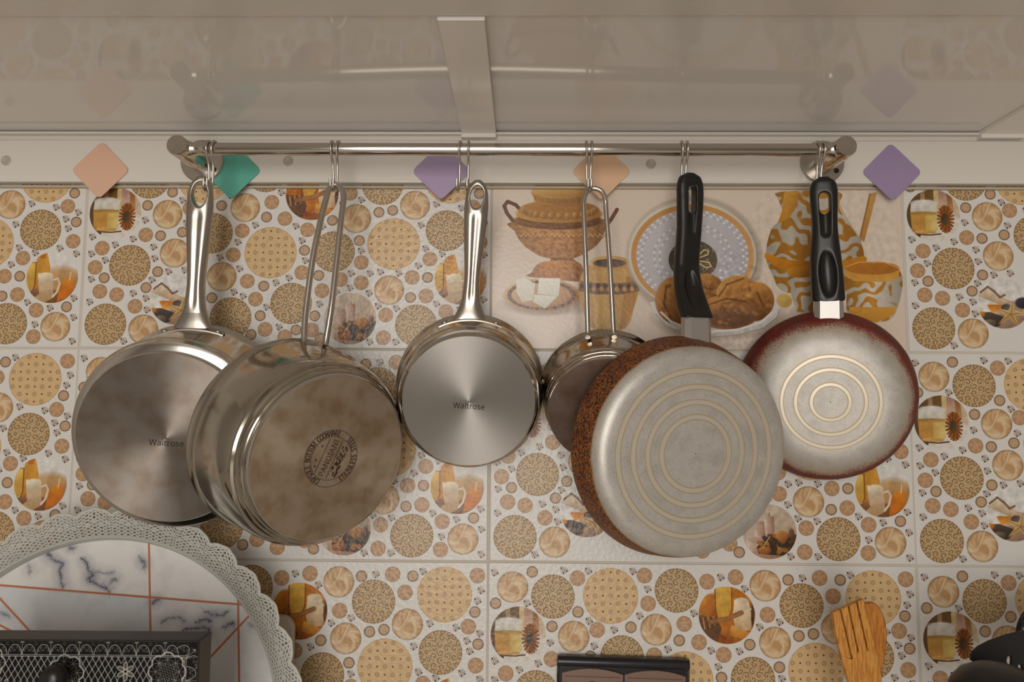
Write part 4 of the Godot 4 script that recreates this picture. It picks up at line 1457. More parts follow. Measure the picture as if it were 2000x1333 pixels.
# polygon; kind 0 plain gradient down (or across when horiz), 1 orange scrolls on white, 2 engraved metal
func poly(pts: Array, c: Color, c2 = null, al := 1.0, kind := 0, horiz := false) -> void:
	var pg := PackedVector2Array()
	for i in pts.size() / 2: pg.append(Vector2(pts[i * 2], pts[i * 2 + 1]))
	var lo := pg[0]
	var hi := pg[0]
	for p in pg:
		lo = lo.min(p)
		hi = hi.max(p)
	var so := 0.25 / bs
	for y in range(maxi(0, int(lo.y * bs)), mini(bh, int(hi.y * bs) + 2)):
		for x in range(maxi(0, int(lo.x * bs)), mini(bw, int(hi.x * bs) + 2)):
			var p := Vector2((x + 0.5) / bs, (y + 0.5) / bs)
			var a := 0.0
			if Geometry2D.is_point_in_polygon(p + Vector2(so, so), pg): a += 0.5
			if Geometry2D.is_point_in_polygon(p - Vector2(so, so), pg): a += 0.5
			if a <= 0.0: continue
			if clip.z >= 0.0: a *= clip_a(p.x, p.y)
			var g := (p.x - lo.x) / (hi.x - lo.x) if horiz else (p.y - lo.y) / (hi.y - lo.y)
			var cc := c if c2 == null else c.lerp(c2, g)
			if kind == 1:
				var nn := sin(nz.get_noise_2d(p.x * 0.36, p.y * 0.36) * 13.0 + 0.5 * sin(p.x * 0.06))
				cc = c2 if nn > 0.1 else c
				if absf(nn - 0.1) < 0.25: cc = c.lerp(c2, 0.5 + (nn - 0.1) * 2.0)
				cc = cc * (1.0 - 0.3 * absf(2.0 * (p.x - lo.x) / (hi.x - lo.x) - 1.0))
			elif kind == 2:
				var nn := nz.get_noise_2d(p.x * 3.2, p.y * 3.2)
				cc = cc.darkened(clampf(nn * 0.26, 0.0, 0.18)).lightened(clampf(-nn * 0.2, 0.0, 0.1))
				cc = cc * (1.06 - 0.35 * pow(absf(2.0 * (p.x - lo.x) / (hi.x - lo.x) - 0.9), 2.0))
			dab(x, y, cc, a * al)

func stroke(pts: Array, wd: float, c: Color, al := 1.0, c2 = null) -> void:
	for i in pts.size() / 2 - 1:
		var a := Vector2(pts[i * 2], pts[i * 2 + 1])
		var b := Vector2(pts[i * 2 + 2], pts[i * 2 + 3])
		var lo := a.min(b) - Vector2(wd, wd)
		var hi := a.max(b) + Vector2(wd, wd)
		for y in range(maxi(0, int(lo.y * bs)), mini(bh, int(hi.y * bs) + 2)):
			for x in range(maxi(0, int(lo.x * bs)), mini(bw, int(hi.x * bs) + 2)):
				var p := Vector2((x + 0.5) / bs, (y + 0.5) / bs)
				var d := p.distance_to(Geometry2D.get_closest_point_to_segment(p, a, b))
				var k := clampf((wd * 0.5 - d) * bs + 0.5, 0.0, 1.0) * al
				if k <= 0.0: continue
				if clip.z >= 0.0: k *= clip_a(p.x, p.y)
				dab(x, y, c if c2 == null else c.lerp(c2, clampf(d / wd * 2.0, 0.0, 1.0)), k)

# mottled grain over what is already drawn inside a circle
func grain(cx: float, cy: float, r: float, k: float, f: float) -> void:
	for y in range(maxi(0, int((cy - r) * bs)), mini(bh, int((cy + r) * bs) + 1)):
		for x in range(maxi(0, int((cx - r) * bs)), mini(bw, int((cx + r) * bs) + 1)):
			var ux := x / bs
			var uy := y / bs
			if (ux - cx) * (ux - cx) + (uy - cy) * (uy - cy) > r * r: continue
			var n := 1.0 + k * nz.get_noise_2d(ux * f, uy * f)
			var i := (y * bw + x) * 3
			for q in 3: buf[i + q] = clampi(int(buf[i + q] * n), 0, 255)

# the patterned discs of the tiles
func disc(kind: String, cx: float, cy: float, r: float) -> void:
	for y in range(maxi(0, int((cy - r - 2) * bs)), mini(bh, int((cy + r + 2) * bs) + 1)):
		for x in range(maxi(0, int((cx - r - 2) * bs)), mini(bw, int((cx + r + 2) * bs) + 1)):
			var dx := (x + 0.5) / bs - cx
			var dy := (y + 0.5) / bs - cy
			var d := sqrt(dx * dx + dy * dy)
			if d > r + 1.0: continue
			var a := clampf((r - d) * bs * 0.8 + 0.5, 0.0, 1.0)
			var c := Color.WHITE
			var an := atan2(dy, dx)
			match kind:
				"S":
					c = c8(212, 184, 140).lerp(c8(204, 172, 126), d / r)
					var q := d / r
					var ring := 0.0
					var m := 1.0
					if q > 0.80: ring = 0.93; m = 18.0
					elif q > 0.50: ring = 0.66; m = 11.0
					elif q > 0.17: ring = 0.34; m = 6.0
					var ca := (floorf(an / TAU * m + ring * 3.0) + 0.5 - ring * 3.0) / m * TAU
					var ex := dx - cos(ca) * ring * r
					var ey := dy - sin(ca) * ring * r
					var ed := sqrt(ex * ex + ey * ey) / r
					var sp := sin(ed * 50.0 - (atan2(ey, ex) - ca) * (1.0 if int(absf(ca * 7.0)) % 2 else -1.0))
					var k := smoothstep(0.2, 0.75, sp) * 0.8
					if ed > 0.165: k = smoothstep(0.3, 0.8, sin(an * m * 2.0 + q * 40.0)) * 0.5
					c = c.lerp(c8(104, 82, 56), k)
					if q > 0.95: c = c.lerp(c8(110, 84, 56), 0.5 * (0.5 + 0.5 * sin(an * 48.0)))
				"D":
					c = c8(226, 194, 146)
					var ln := 0.5 + 0.5 * sin(dy * 2.1 + nz.get_noise_2d(dx * 2.0, dy * 14.0) * 3.0)
					c = c.lerp(c8(208, 170, 114), ln * 0.35)
					var pch := 18.3
					var gx := roundf(dx / pch)
					var gy := roundf(dy / pch)
					var lx := dx - gx * pch
					var ly := dy - gy * pch
					var ld := sqrt(lx * lx + ly * ly)
					if posmod(int(gx + gy), 2) == 0:
						var st := smoothstep(0.1, 0.7, cos(atan2(ly, lx) * 8.0)) * clampf(6.2 - ld, 0.0, 1.0) * clampf(ld - 1.2, 0.0, 1.0)
						c = c.lerp(c8(112, 80, 70), st * 0.95)
					else:
						c = c.lerp(c8(100, 62, 36), clampf(2.6 - ld, 0.0, 1.0))
					if d > r - 2.5: c = c.lerp(c8(205, 160, 104), 0.5)
				"M":
					var ox := dx - r * 0.12
					var oy := dy - r * 0.12
					var tw := 2.3 * exp(-sqrt(ox * ox + oy * oy) / (r * 0.5)) + 0.5
					var wx := ox * cos(tw) - oy * sin(tw)
					var wy := ox * sin(tw) + oy * cos(tw)
					var n1 := nz.get_noise_2d(wx * 0.9 + 40.0, wy * 0.7)
					var s := sin((wx * 0.02 + wy * 0.10) + n1 * 6.0 + 0.6)
					c = c8(214, 178, 134).lerp(c8(230, 204, 166), smoothstep(-0.1, 1.0, s))
					c = c.lerp(c8(192, 148, 102), smoothstep(0.4, 1.0, -s) * 0.7)
					var fold := smoothstep(r * 0.16, 0.0, absf(dx * 0.72 + dy * 0.70 + r * (0.32 + 0.22 * sin(dx * 0.12)))) * smoothstep(r * 0.3, -r * 0.5, dx + dy)
					c = c.lerp(c8(244, 226, 196), fold * 0.75)
					c = c.darkened(smoothstep(r * 0.82, r, d) * 0.2)
				"P":
					c = c8(206, 168, 130)
					var k := 0.5 + 0.5 * sin(an * 5.0 + 0.4)
					k *= smoothstep(0.25, 0.55, d / r) * (1.0 - smoothstep(0.7, 0.95, d / r))
					k = maxf(k * 0.45, 0.55 * smoothstep(0.12, 0.5, nz.get_noise_2d(dx * 9.0 + cx, dy * 9.0 + cy)))
					c = c.lerp(c8(160, 114, 74), k)
					c = c.darkened(smoothstep(r * 0.75, r, d) * 0.16)
				"R":
					if d > r * 0.76:
						var teeth := smoothstep(-0.1, 0.4, sin(an * 26.0)) * smoothstep(r * 0.76, r * 0.86, d)
						c = c8(214, 196, 172).lerp(c8(74, 54, 40), teeth)
						if d < r * 0.86: c = c8(92, 68, 48)
					else:
						c = c8(222, 190, 154)
						var rg := absf(fmod(d / r, 0.27) - 0.135)
						c = c.lerp(c8(150, 108, 72), smoothstep(0.05, 0.1, rg) * 0.7)
				"F":
					a = 0.0
					var cc := c8(70, 50, 40)
					for i in 9:
						var qa := i * TAU / 9.0 + 0.3
						var qr := r * 0.74
						var big := 2.6 if i in [0, 2, 5] else 1.6
						var ddx := dx - cos(qa) * qr
						var ddy := dy - sin(qa) * qr
						a = maxf(a, clampf((big - sqrt(ddx * ddx + ddy * ddy)) * 1.3, 0.0, 1.0) * (1.0 if big > 2.0 else 0.75))
					for i in 5:
						var qa := i * TAU / 5.0 + 1.0
						var ddx := dx - cos(qa) * r * 0.33
						var ddy := dy - sin(qa) * r * 0.33
						a = maxf(a, clampf((1.7 - sqrt(ddx * ddx + ddy * ddy)) * 1.2, 0.0, 1.0) * 0.8)
					if a < 0.3:
						dab(x, y, c8(222, 190, 168), clampf((r * 0.7 - d) * 0.3, 0.0, 0.5))
					c = cc
			dab(x, y, c, a)

func paint_tile() -> ImageTexture:
	canvas(1600, 800, 1.6, c8(230, 227, 223))
	var places := {
		"D": [286, 73, 459, 264, 901, 73, 763, 241],
		"S": [150, 76, 441, 59, 312, 215, 111, 297, 733, 91, 616, 261, 893, 207, 58, 445, 822, 444, 514, 391, 366, 428],
		"M": [55, 55, 199, 168, 392, 150, 649, 46, 814, 143, 669, 177, 221, 266, 152, 457, 944, 451, 340, 325, 754, 357],
		"P": [208, 33, 366, 25, 513, 38, 254, 152, 374, 90, 458, 136, 492, 178, 147, 220, 40, 254, 580, 27, 777, 27, 978, 28, 807, 69, 653, 113, 549, 206, 958, 147, 976, 236, 25, 303, 40, 363, 82, 371, 129, 400, 853, 279, 810, 325, 845, 371, 894, 410, 891, 476, 387, 209, 367, 270, 404, 336, 538, 314, 426, 381, 452, 456, 566, 457, 589, 359, 684, 288, 634, 331, 685, 339, 747, 419, 742, 475, 501, 474],
		"R": [101, 19, 15, 93, 209, 111, 148, 145, 333, 145, 446, 174, 703, 32, 825, 31, 725, 161, 759, 156, 610, 182, 678, 233, 973, 113, 981, 187, 543, 258, 184, 222, 238, 213, 49, 329, 181, 313, 154, 353, 848, 325, 807, 375, 969, 401, 445, 348, 318, 378, 580, 321, 439, 422, 528, 457, 573, 422, 418, 469, 588, 477],
		"F": [12, 21, 176, 14, 234, 15, 339, 15, 89, 92, 235, 131, 144, 182, 247, 189, 294, 151, 354, 118, 373, 56, 481, 111, 419, 194, 14, 225, 116, 230, 72, 245, 14, 268, 520, 196, 545, 27, 601, 53, 737, 27, 849, 19, 634, 141, 681, 129, 586, 197, 683, 258, 987, 62, 979, 87, 929, 149, 985, 162, 955, 179, 962, 203, 944, 253, 536, 233, 168, 250, 49, 284, 172, 279, 168, 333, 208, 312, 248, 308, 17, 332, 123, 367, 155, 379, 16, 389, 159, 408, 105, 486, 867, 140, 830, 193, 842, 252, 883, 265, 986, 267, 825, 295, 871, 390, 986, 379, 928, 404, 893, 445, 988, 427, 988, 486, 377, 237, 334, 276, 546, 283, 384, 304, 507, 327, 475, 339, 372, 363, 395, 373, 454, 400, 486, 449, 584, 392, 625, 361, 660, 315, 658, 351, 707, 315, 732, 311, 705, 364, 777, 314, 773, 402, 728, 396, 709, 485, 773, 485],
	}
	var rad := {"D": 65.0, "S": 51.5, "M": 37.0, "P": 18.3, "R": 13.8, "F": 10.0}
	for k in places:
		var l: Array = places[k]
		for i in l.size() / 2: disc(k, l[i * 2], l[i * 2 + 1], rad[k])
	# candle in a glass beside a brown flower
	var cx := 69.0
	var cy := 165.0
	clip = Vector3(cx, cy, 65)
	ell(cx, cy, 65, 65, c8(160, 124, 88), c8(238, 233, 226), 1)
	ell(cx + 22, cy + 45, 62, 34, c8(236, 230, 222), c8(226, 218, 206), 8)
	poly([cx - 65, cy - 65, cx - 30, cy - 65, cx - 34, cy + 65, cx - 65, cy + 65], c8(112, 82, 50), c8(92, 64, 40))
	poly([cx - 20, cy - 66, cx + 2, cy - 66, cx + 2, cy - 30, cx - 20, cy - 30], c8(112, 84, 40), c8(128, 96, 52))
	poly([cx + 2, cy - 66, cx + 14, cy - 66, cx + 12, cy - 10, cx + 2, cy - 10], c8(214, 190, 128), c8(220, 196, 150))
	poly([cx + 14, cy - 66, cx + 32, cy - 66, cx + 32, cy - 10, cx + 13, cy - 10], c8(182, 140, 126), c8(214, 182, 160))
	poly([cx + 32, cy - 60, cx + 50, cy - 50, cx + 50, cy - 10, cx + 36, cy - 6], c8(146, 96, 48), c8(198, 150, 104))
	poly([cx + 46, cy - 50, cx + 60, cy - 36, cx + 64, cy + 6, cx + 50, cy - 2], c8(206, 176, 136), c8(216, 200, 178))
	ell(cx - 22, cy - 32, 31, 8, c8(236, 232, 224), c8(222, 214, 206), 3)
	poly([cx - 54, cy - 32, cx + 8, cy - 32, cx + 9, cy - 6, cx - 56, cy - 6], c8(232, 228, 222), c8(216, 212, 196), 0.95)
	poly([cx - 56, cy - 8, cx + 9, cy - 8, cx + 8, cy + 36, cx + 2, cy + 44, cx - 44, cy + 44, cx - 54, cy + 34], c8(196, 152, 72), c8(206, 148, 72))
	poly([cx - 20, cy - 4, cx + 9, cy - 4, cx + 7, cy + 40, cx - 20, cy + 42], c8(220, 186, 102), c8(226, 206, 130), 0.9, 0, true)
	ell(cx - 24, cy - 5, 32, 5, c8(150, 106, 40), c8(196, 152, 80), 3, 0.8)
	ell(cx - 26, cy + 42, 24, 5, c8(226, 176, 104), c8(200, 150, 80), 3)
	stroke([cx - 48, cy + 47, cx - 10, cy + 49, cx + 16, cy + 46], 3.2, c8(90, 64, 34))
	for i in 22:
		var a := i * TAU / 22.0
		stroke([cx + 29 + 6 * cos(a), cy + 9 + 10 * sin(a), cx + 29 + 19 * cos(a), cy + 9 + 33 * sin(a)], 5, c8(158, 92, 30) if i % 2 else c8(126, 68, 22))
	ell(cx + 28, cy + 10, 9, 15, c8(74, 54, 28), c8(104, 84, 52), 3)
	grain(cx, cy, 64, 0.10, 2.0)
	# honey dipper, tile and jug
	cx = 558.0
	cy = 115.0
	clip = Vector3(cx, cy, 66)
	ell(cx, cy, 66, 66, c8(214, 134, 30), c8(176, 98, 20), 1)
	ell(cx - 62, cy - 66, 45, 22, c8(238, 233, 226), c8(230, 227, 223), 8)
	ell(cx - 42, cy - 20, 28, 28, c8(222, 144, 40), c8(168, 92, 22), 6)
	poly([cx - 27, cy - 66, cx + 12, cy - 66, cx + 12, cy - 12, cx + 4, cy + 4, cx - 22, cy + 4, cx - 27, cy - 10], c8(226, 178, 76), c8(214, 164, 60))
	stroke([cx - 27, cy - 66, cx - 26, cy - 10, cx - 22, cy + 5], 2.4, c8(128, 66, 16))
	stroke([cx + 12, cy - 66, cx + 12, cy - 12, cx + 4, cy + 5], 2.4, c8(140, 76, 20))
	poly([cx - 66, cy + 0, cx - 20, cy + 8, cx - 10, cy + 40, cx - 20, cy + 66, cx - 66, cy + 66], c8(128, 84, 46), c8(92, 62, 40))
	poly([cx + 18, cy - 34, cx + 52, cy - 30, cx + 58, cy + 4, cx + 56, cy + 34, cx + 20, cy + 38, cx + 14, cy + 0], c8(238, 224, 196), c8(206, 168, 122))
	ell(cx + 35, cy - 33, 17, 8, c8(244, 234, 214), c8(214, 190, 150), 3)
	stroke([cx + 56, cy - 14, cx + 66, cy - 20], 4, c8(236, 222, 200))
	for i in 7:
		stroke([cx - 62 + i * 6, cy + 6 - i * 0.5, cx - 58 + i * 6, cy + 34 - i * 2], 2.2, c8(206, 156, 100) if i % 2 else c8(84, 54, 34))
	stroke([cx - 38, cy + 16, cx + 2, cy + 8, cx + 34, cy - 6], 11, c8(176, 124, 74), 1.0, c8(150, 98, 54))
	poly([cx - 10, cy + 24, cx + 40, cy + 38, cx + 30, cy + 66, cx - 24, cy + 66], c8(206, 128, 34), c8(156, 82, 18))
	poly([cx + 10, cy + 22, cx + 56, cy + 42, cx + 40, cy + 56, cx + 6, cy + 46], c8(230, 172, 86), c8(206, 134, 46), 0.85)
	poly([cx - 20, cy + 40, cx + 0, cy + 52, cx - 8, cy + 66, cx - 22, cy + 60], c8(120, 58, 20), c8(150, 80, 30), 0.85)
	poly([cx + 59, cy - 30, cx + 66, cy - 10, cx + 60, cy + 30, cx + 56, cy + 8], c8(96, 66, 38), c8(80, 52, 30))
	grain(cx, cy, 65, 0.16, 1.6)
	# bottle, jug and candle; the top right fades into the white of the tile
	cx = 929.0
	cy = 328.0
	clip = Vector3(cx, cy, 64)
	ell(cx + 26, cy + 14, 50, 40, c8(214, 176, 122), c8(176, 124, 78), 16)
	ell(cx - 2, cy + 52, 62, 20, c8(150, 104, 60), c8(110, 70, 40), 6)
	poly([cx - 64, cy - 38, cx - 42, cy - 38, cx - 42, cy + 20, cx - 54, cy + 34, cx - 64, cy + 30], c8(228, 190, 92), c8(208, 156, 62))
	stroke([cx - 60, cy - 38, cx - 42, cy - 38], 1.6, c8(120, 84, 30))
	poly([cx - 41, cy - 40, cx - 36, cy - 62, cx - 28, cy - 68, cx - 17, cy - 68, cx - 12, cy - 50, cx - 6, cy - 26, cx - 6, cy + 16, cx - 44, cy + 30], c8(222, 166, 70), c8(206, 138, 36))
	poly([cx - 33, cy - 48, cx - 31, cy - 64, cx - 18, cy - 66, cx - 18, cy - 48], c8(206, 110, 22), c8(196, 120, 40))
	stroke([cx - 42, cy - 38, cx - 42, cy + 20, cx - 48, cy + 32], 2.6, c8(134, 78, 22))
	poly([cx - 58, cy + 36, cx - 30, cy + 22, cx - 18, cy + 36, cx - 36, cy + 50], c8(180, 128, 84), c8(116, 74, 42))
	poly([cx - 36, cy - 12, cx + 2, cy - 4, cx + 3, cy + 16, cx + 6, cy + 50, cx - 18, cy + 64, cx - 50, cy + 58, cx - 30, cy + 40, cx - 34, cy + 16], c8(238, 222, 198), c8(186, 146, 100))
	ell(cx - 16, cy - 4, 18, 9, c8(244, 234, 212), c8(222, 204, 168), 3)
	stroke([cx + 3, cy + 6, cx + 14, cy + 2, cx + 20, cy + 14, cx + 14, cy + 36, cx + 4, cy + 48], 5, c8(236, 218, 196))
	poly([cx + 22, cy + 14, cx + 30, cy + 2, cx + 44, cy + 2, cx + 56, cy + 16, cx + 50, cy + 44, cx + 14, cy + 62], c8(216, 130, 32), c8(206, 112, 24))
	ell(cx + 40, cy + 10, 16, 9, c8(226, 150, 52), c8(206, 124, 32), 3)
	stroke([cx + 46, cy - 14, cx + 44, cy + 6], 2.4, c8(240, 214, 160))
	grain(cx, cy, 64, 0.12, 1.6)
	# starfish, shells and a paper scroll
	cx = 228.0
	cy = 382.0
	clip = Vector3(cx, cy, 63)
	ell(cx + 10, cy + 44, 60, 24, c8(190, 160, 134), c8(140, 108, 88), 14)
	poly([cx - 62, cy - 18, cx - 36, cy - 40, cx + 10, cy - 8, cx + 52, cy + 4, cx + 46, cy + 24, cx + 0, cy + 8], c8(236, 220, 194), c8(178, 142, 106))
	stroke([cx - 54, cy - 26, cx - 36, cy - 40, cx - 20, cy - 28, cx - 8, cy - 14, cx + 4, cy - 20], 5, c8(126, 98, 78), 0.9)
	poly([cx - 40, cy + 4, cx - 4, cy + 4, cx + 2, cy + 22, cx - 30, cy + 24], c8(222, 134, 36), c8(228, 160, 70))
	ell(cx + 6, cy + 12, 12, 10, c8(70, 58, 66), c8(132, 122, 110), 3)
	poly([cx - 62, cy + 24, cx - 34, cy + 22, cx + 0, cy + 34, cx - 12, cy + 56, cx - 36, cy + 63, cx - 58, cy + 46], c8(90, 74, 62), c8(50, 42, 40))
	ell(cx - 34, cy + 50, 14, 10, c8(158, 134, 112), c8(86, 66, 52), 3)
	ell(cx - 54, cy + 28, 9, 7, c8(232, 170, 64), c8(170, 90, 30), 3)
	ell(cx + 46, cy + 0, 18, 14, c8(72, 64, 78), c8(44, 38, 46), 4)
	var star := []
	for i in 10:
		var a := -PI / 2 + 0.18 + i * TAU / 10.0
		var r := 44.0 if i % 2 == 0 else 13.0
		star.append_array([cx + 16 + cos(a) * r, cy + 28 + sin(a) * r * 0.82])
	poly(star, c8(232, 206, 140), c8(196, 152, 92))
	for i in 5:
		var a := -PI / 2 + 0.18 + i * TAU / 5.0
		stroke([cx + 16, cy + 28, cx + 16 + cos(a) * 38, cy + 28 + sin(a) * 31], 2.2, c8(150, 104, 58), 0.7)
	grain(cx, cy, 62, 0.14, 1.8)
	# candles beside dried pods
	cx = 660.0
	cy = 428.0
	clip = Vector3(cx, cy, 64)
	ell(cx, cy, 64, 64, c8(214, 198, 176), c8(190, 166, 142), 1)
	ell(cx + 2, cy + 58, 60, 16, c8(190, 150, 120), c8(150, 110, 86), 4)
	poly([cx - 56, cy + 4, cx - 20, cy + 2, cx - 18, cy + 46, cx - 52, cy + 46], c8(226, 206, 186), c8(182, 146, 120), 1.0, 0, true)
	poly([cx - 36, cy - 22, cx - 12, cy - 24, cx - 8, cy + 24, cx - 34, cy + 10], c8(230, 208, 190), c8(160, 120, 98), 1.0, 0, true)
	poly([cx - 12, cy - 38, cx + 12, cy - 36, cx + 12, cy + 20, cx - 8, cy + 16], c8(234, 214, 196), c8(164, 120, 96), 1.0, 0, true)
	stroke([cx + 1, cy - 44, cx + 1, cy - 37], 1.6, c8(90, 60, 44))
	poly([cx - 30, cy + 36, cx + 2, cy + 6, cx + 64, cy + 6, cx + 60, cy + 34, cx + 30, cy + 56, cx - 26, cy + 52], c8(86, 62, 42), c8(56, 42, 32))
	rng.seed = 5
	for i in 42:
		var px := cx - 24 + rng.randf() * 84
		var py := cy + 8 + rng.randf() * 44
		var q := rng.randf()
		ell(px, py, 3 + rng.randf() * 7, 2 + rng.randf() * 5, c8(190, 124, 56) if q < 0.3 else (c8(118, 70, 36) if q < 0.6 else c8(56, 42, 32)), null, 2, 0.75, rng.randf() * 3.0)
	ell(cx + 30, cy + 10, 15, 13, c8(212, 150, 72), c8(140, 84, 36), 3)
	ell(cx + 52, cy + 4, 7, 12, c8(150, 104, 72), c8(86, 58, 44), 3)
	ell(cx - 12, cy + 44, 16, 9, c8(206, 132, 60), c8(140, 78, 36), 3)
	stroke([cx - 16, cy + 38, cx + 0, cy + 12], 2.4, c8(214, 176, 120))
	grain(cx, cy, 63, 0.14, 2.2)
	return canvas_texture()

# position on the picture tile of a place given in pixels of the photograph
func pt(l: Array) -> Array:
	var out := []
	for i in l.size() / 2:
		var x: float = l[i * 2]
		var y: float = l[i * 2 + 1]
		out.append((x - 956.5 + (y - 400.0) * 0.008) / (806.0 + (y - 400.0) * 0.043) * 1000.0)
		out.append((y - 281.0) / 404.0 * 500.0)
	return out

# closed outline smoothed through its corners
func sm(l: Array) -> Array:
	var m := l.size() / 2
	var out := []
	for i in m:
		var a := Vector2(l[i * 2], l[i * 2 + 1])
		var b := Vector2(l[(i + 1) % m * 2], l[(i + 1) % m * 2 + 1])
		var p := Vector2(l[(i + m - 1) % m * 2], l[(i + m - 1) % m * 2 + 1])
		var n := Vector2(l[(i + 2) % m * 2], l[(i + 2) % m * 2 + 1])
		for k in 5:
			var q := a.cubic_interpolate(b, p, n, k / 5.0)
			out.append_array([q.x, q.y])
	return out

func pe(l: Array) -> Array:
	var a := pt([l[0], l[1]])
	return [a[0], a[1], l[2] * 1.235, l[3] * 1.238]

func el(x: float, y: float, rx: float, ry: float, c: Color, c2 = null, soft := 1.0, al := 1.0, rot := 0.0) -> void:
	var a := pe([x, y, rx, ry])
	ell(a[0], a[1], a[2], a[3], c, c2, soft, al, rot)

func paint_picture_tile() -> ImageTexture:
	canvas(1600, 800, 1.6, c8(228, 212, 196))
	var gold := c8(206, 150, 70)
	var gold2 := c8(158, 104, 44)
	# samovar-like bowl on a foot
	el(1082, 600, 110, 16, c8(170, 150, 132), null, 12, 0.5)
	stroke(pt([999, 432, 984, 412, 979, 398, 986, 389, 1002, 396, 1009, 404]), 9, c8(122, 74, 38), 1.0, c8(90, 50, 26))
	stroke(pt([1178, 443, 1192, 424, 1203, 405]), 9, c8(134, 84, 46), 1.0, c8(96, 56, 30))
	poly(sm(pt([998, 430, 1000, 450, 1014, 474, 1042, 496, 1074, 506, 1112, 506, 1150, 488, 1172, 466, 1180, 440, 1178, 425])), c8(210, 152, 88), c8(168, 112, 58), 1.0, 2)
	poly(pt([1072, 503, 1114, 503, 1122, 511, 1128, 520, 1068, 520]), c8(150, 98, 50), c8(120, 76, 38))
	poly(sm(pt([1055, 512, 1125, 512, 1138, 540, 1138, 552, 1030, 542, 1033, 534])), c8(206, 138, 64), c8(174, 110, 48), 1.0, 2)
	for i in 9:
		var bx := 1012.0 + i * 19.0
		stroke(pt([bx, 462, bx + 5, 455, bx + 10, 461, bx + 15, 455, bx + 19, 462]), 2.2, c8(228, 184, 124), 0.8)
		stroke(pt([bx, 465, bx + 5, 458, bx + 10, 464, bx + 15, 458, bx + 19, 465]), 1.4, c8(126, 78, 42), 0.7)
	el(1086, 428, 88, 18, gold2, c8(110, 70, 36), 2)
	el(1088, 414, 86, 22, c8(210, 164, 84), c8(176, 120, 56), 2)
	el(1088, 406, 80, 20, c8(188, 132, 58), c8(160, 106, 46), 2)
	for i in 13:
		var a := PI * (0.06 + 0.88 * i / 12.0)
		el(1088 + cos(a) * 72, 404 + sin(a) * 15, 5.5, 7, c8(216, 170, 92), c8(140, 92, 40), 1.5)
	poly(pt([1033, 372, 1042, 390, 1060, 400, 1112, 400, 1136, 390, 1146, 370, 1134, 355, 1040, 355]), c8(200, 150, 70), c8(168, 112, 50))
	el(1090, 385, 52, 14, c8(206, 156, 76), c8(158, 104, 46), 2)
	for i in 24:
		stroke(pt([1042 + i * 4, 378 + 6 * sin(i * 0.131), 1041 + i * 4, 386 + 7 * sin(i * 0.131)]), 2, c8(110, 70, 32), 0.75)
	el(1090, 369, 58, 10, c8(220, 184, 106), c8(176, 124, 58), 2)
	stroke(pt([1008, 424, 1040, 432, 1088, 435, 1140, 431, 1170, 422]), 3, c8(96, 60, 30), 0.8)
	# saucer with sugar lumps
	el(1056, 584, 76, 36, c8(150, 128, 110), null, 8, 0.5)
	el(1053, 579, 75, 33, c8(224, 190, 140), c8(170, 120, 74), 1)
	for i in 44:
		var a := i * TAU / 44.0
		el(1053 + cos(a) * 64, 579 + sin(a) * 27, 4.2, 3.2, c8(132, 86, 54) if i % 2 else c8(90, 62, 46), null, 1)
	el(1053, 576, 54, 21, c8(214, 172, 132), c8(190, 140, 96), 3)
	poly(pt([1003, 548, 1018, 544, 1041, 556, 1037, 589, 1015, 593, 1003, 573]), c8(240, 236, 222), c8(214, 212, 196))
	poly(pt([1048, 544, 1091, 545, 1087, 581, 1045, 577]), c8(246, 242, 230), c8(224, 222, 208))
	poly(pt([1039, 578, 1087, 579, 1060, 606, 1036, 592]), c8(236, 232, 216), c8(206, 206, 190))
	stroke(pt([1041, 556, 1037, 589]), 2, c8(190, 180, 160))
	stroke(pt([1045, 577, 1087, 581]), 2, c8(190, 180, 160))
	# clay pot
	poly(sm(pt([1151, 517, 1225, 517, 1245, 542, 1247, 567, 1238, 598, 1219, 645, 1154, 645, 1129, 586, 1126, 564, 1132, 539])), c8(216, 170, 104), c8(206, 160, 92), 1.0, 0)
	poly(pt([1154, 560, 1180, 560, 1190, 645, 1160, 645]), c8(228, 186, 116), c8(220, 176, 106), 0.7)
	poly(pt([1222, 540, 1247, 550, 1238, 598, 1219, 645, 1205, 645]), c8(178, 126, 66), c8(190, 140, 78), 0.8)
	poly(pt([1130, 549, 1160, 554, 1210, 554, 1246, 549, 1247, 570, 1210, 577, 1160, 577, 1127, 570]), c8(150, 116, 84), c8(120, 90, 66), 0.9)
	for i in 15:
		el(1134 + i * 7.6, 563 + (3 if i % 2 else -3), 4, 5, c8(206, 160, 112) if i % 2 else c8(84, 66, 56), null, 1.2)
	poly(pt([1158, 512, 1220, 512, 1226, 535, 1150, 535]), c8(196, 146, 82), c8(222, 178, 108))
	el(1188, 511, 38, 12, c8(228, 190, 122), c8(190, 138, 72), 1)
	el(1188, 514, 32, 8.5, c8(90, 72, 62), c8(126, 100, 80), 1)
	# large plate
	el(1356, 502, 134, 124, c8(160, 146, 130), null, 10, 0.55)
	el(1352, 497, 130, 113, c8(206, 198, 184), c8(164, 152, 138), 1)
	el(1352, 497, 126, 109, c8(226, 218, 200), c8(204, 194, 176), 1)
	el(1352, 498, 121, 104, c8(206, 150, 88), c8(216, 166, 108), 1)
	el(1352, 499, 111, 95, c8(206, 202, 206), c8(192, 188, 194), 2)
	for r in 4:
		var m: int = [92, 84, 60, 46][r]
		for i in m:
			var a := i * TAU / m
			var q: float = [1.0, 0.93, 0.7, 0.6][r]
			el(1352 + cos(a) * 108 * q, 499 + sin(a) * 92 * q, 2.6, 2.3, c8(232, 230, 232) if (i + r) % 2 else c8(184, 180, 186), null, 1)
	el(1353, 507, 48, 40, c8(84, 76, 66), c8(110, 98, 80), 1)
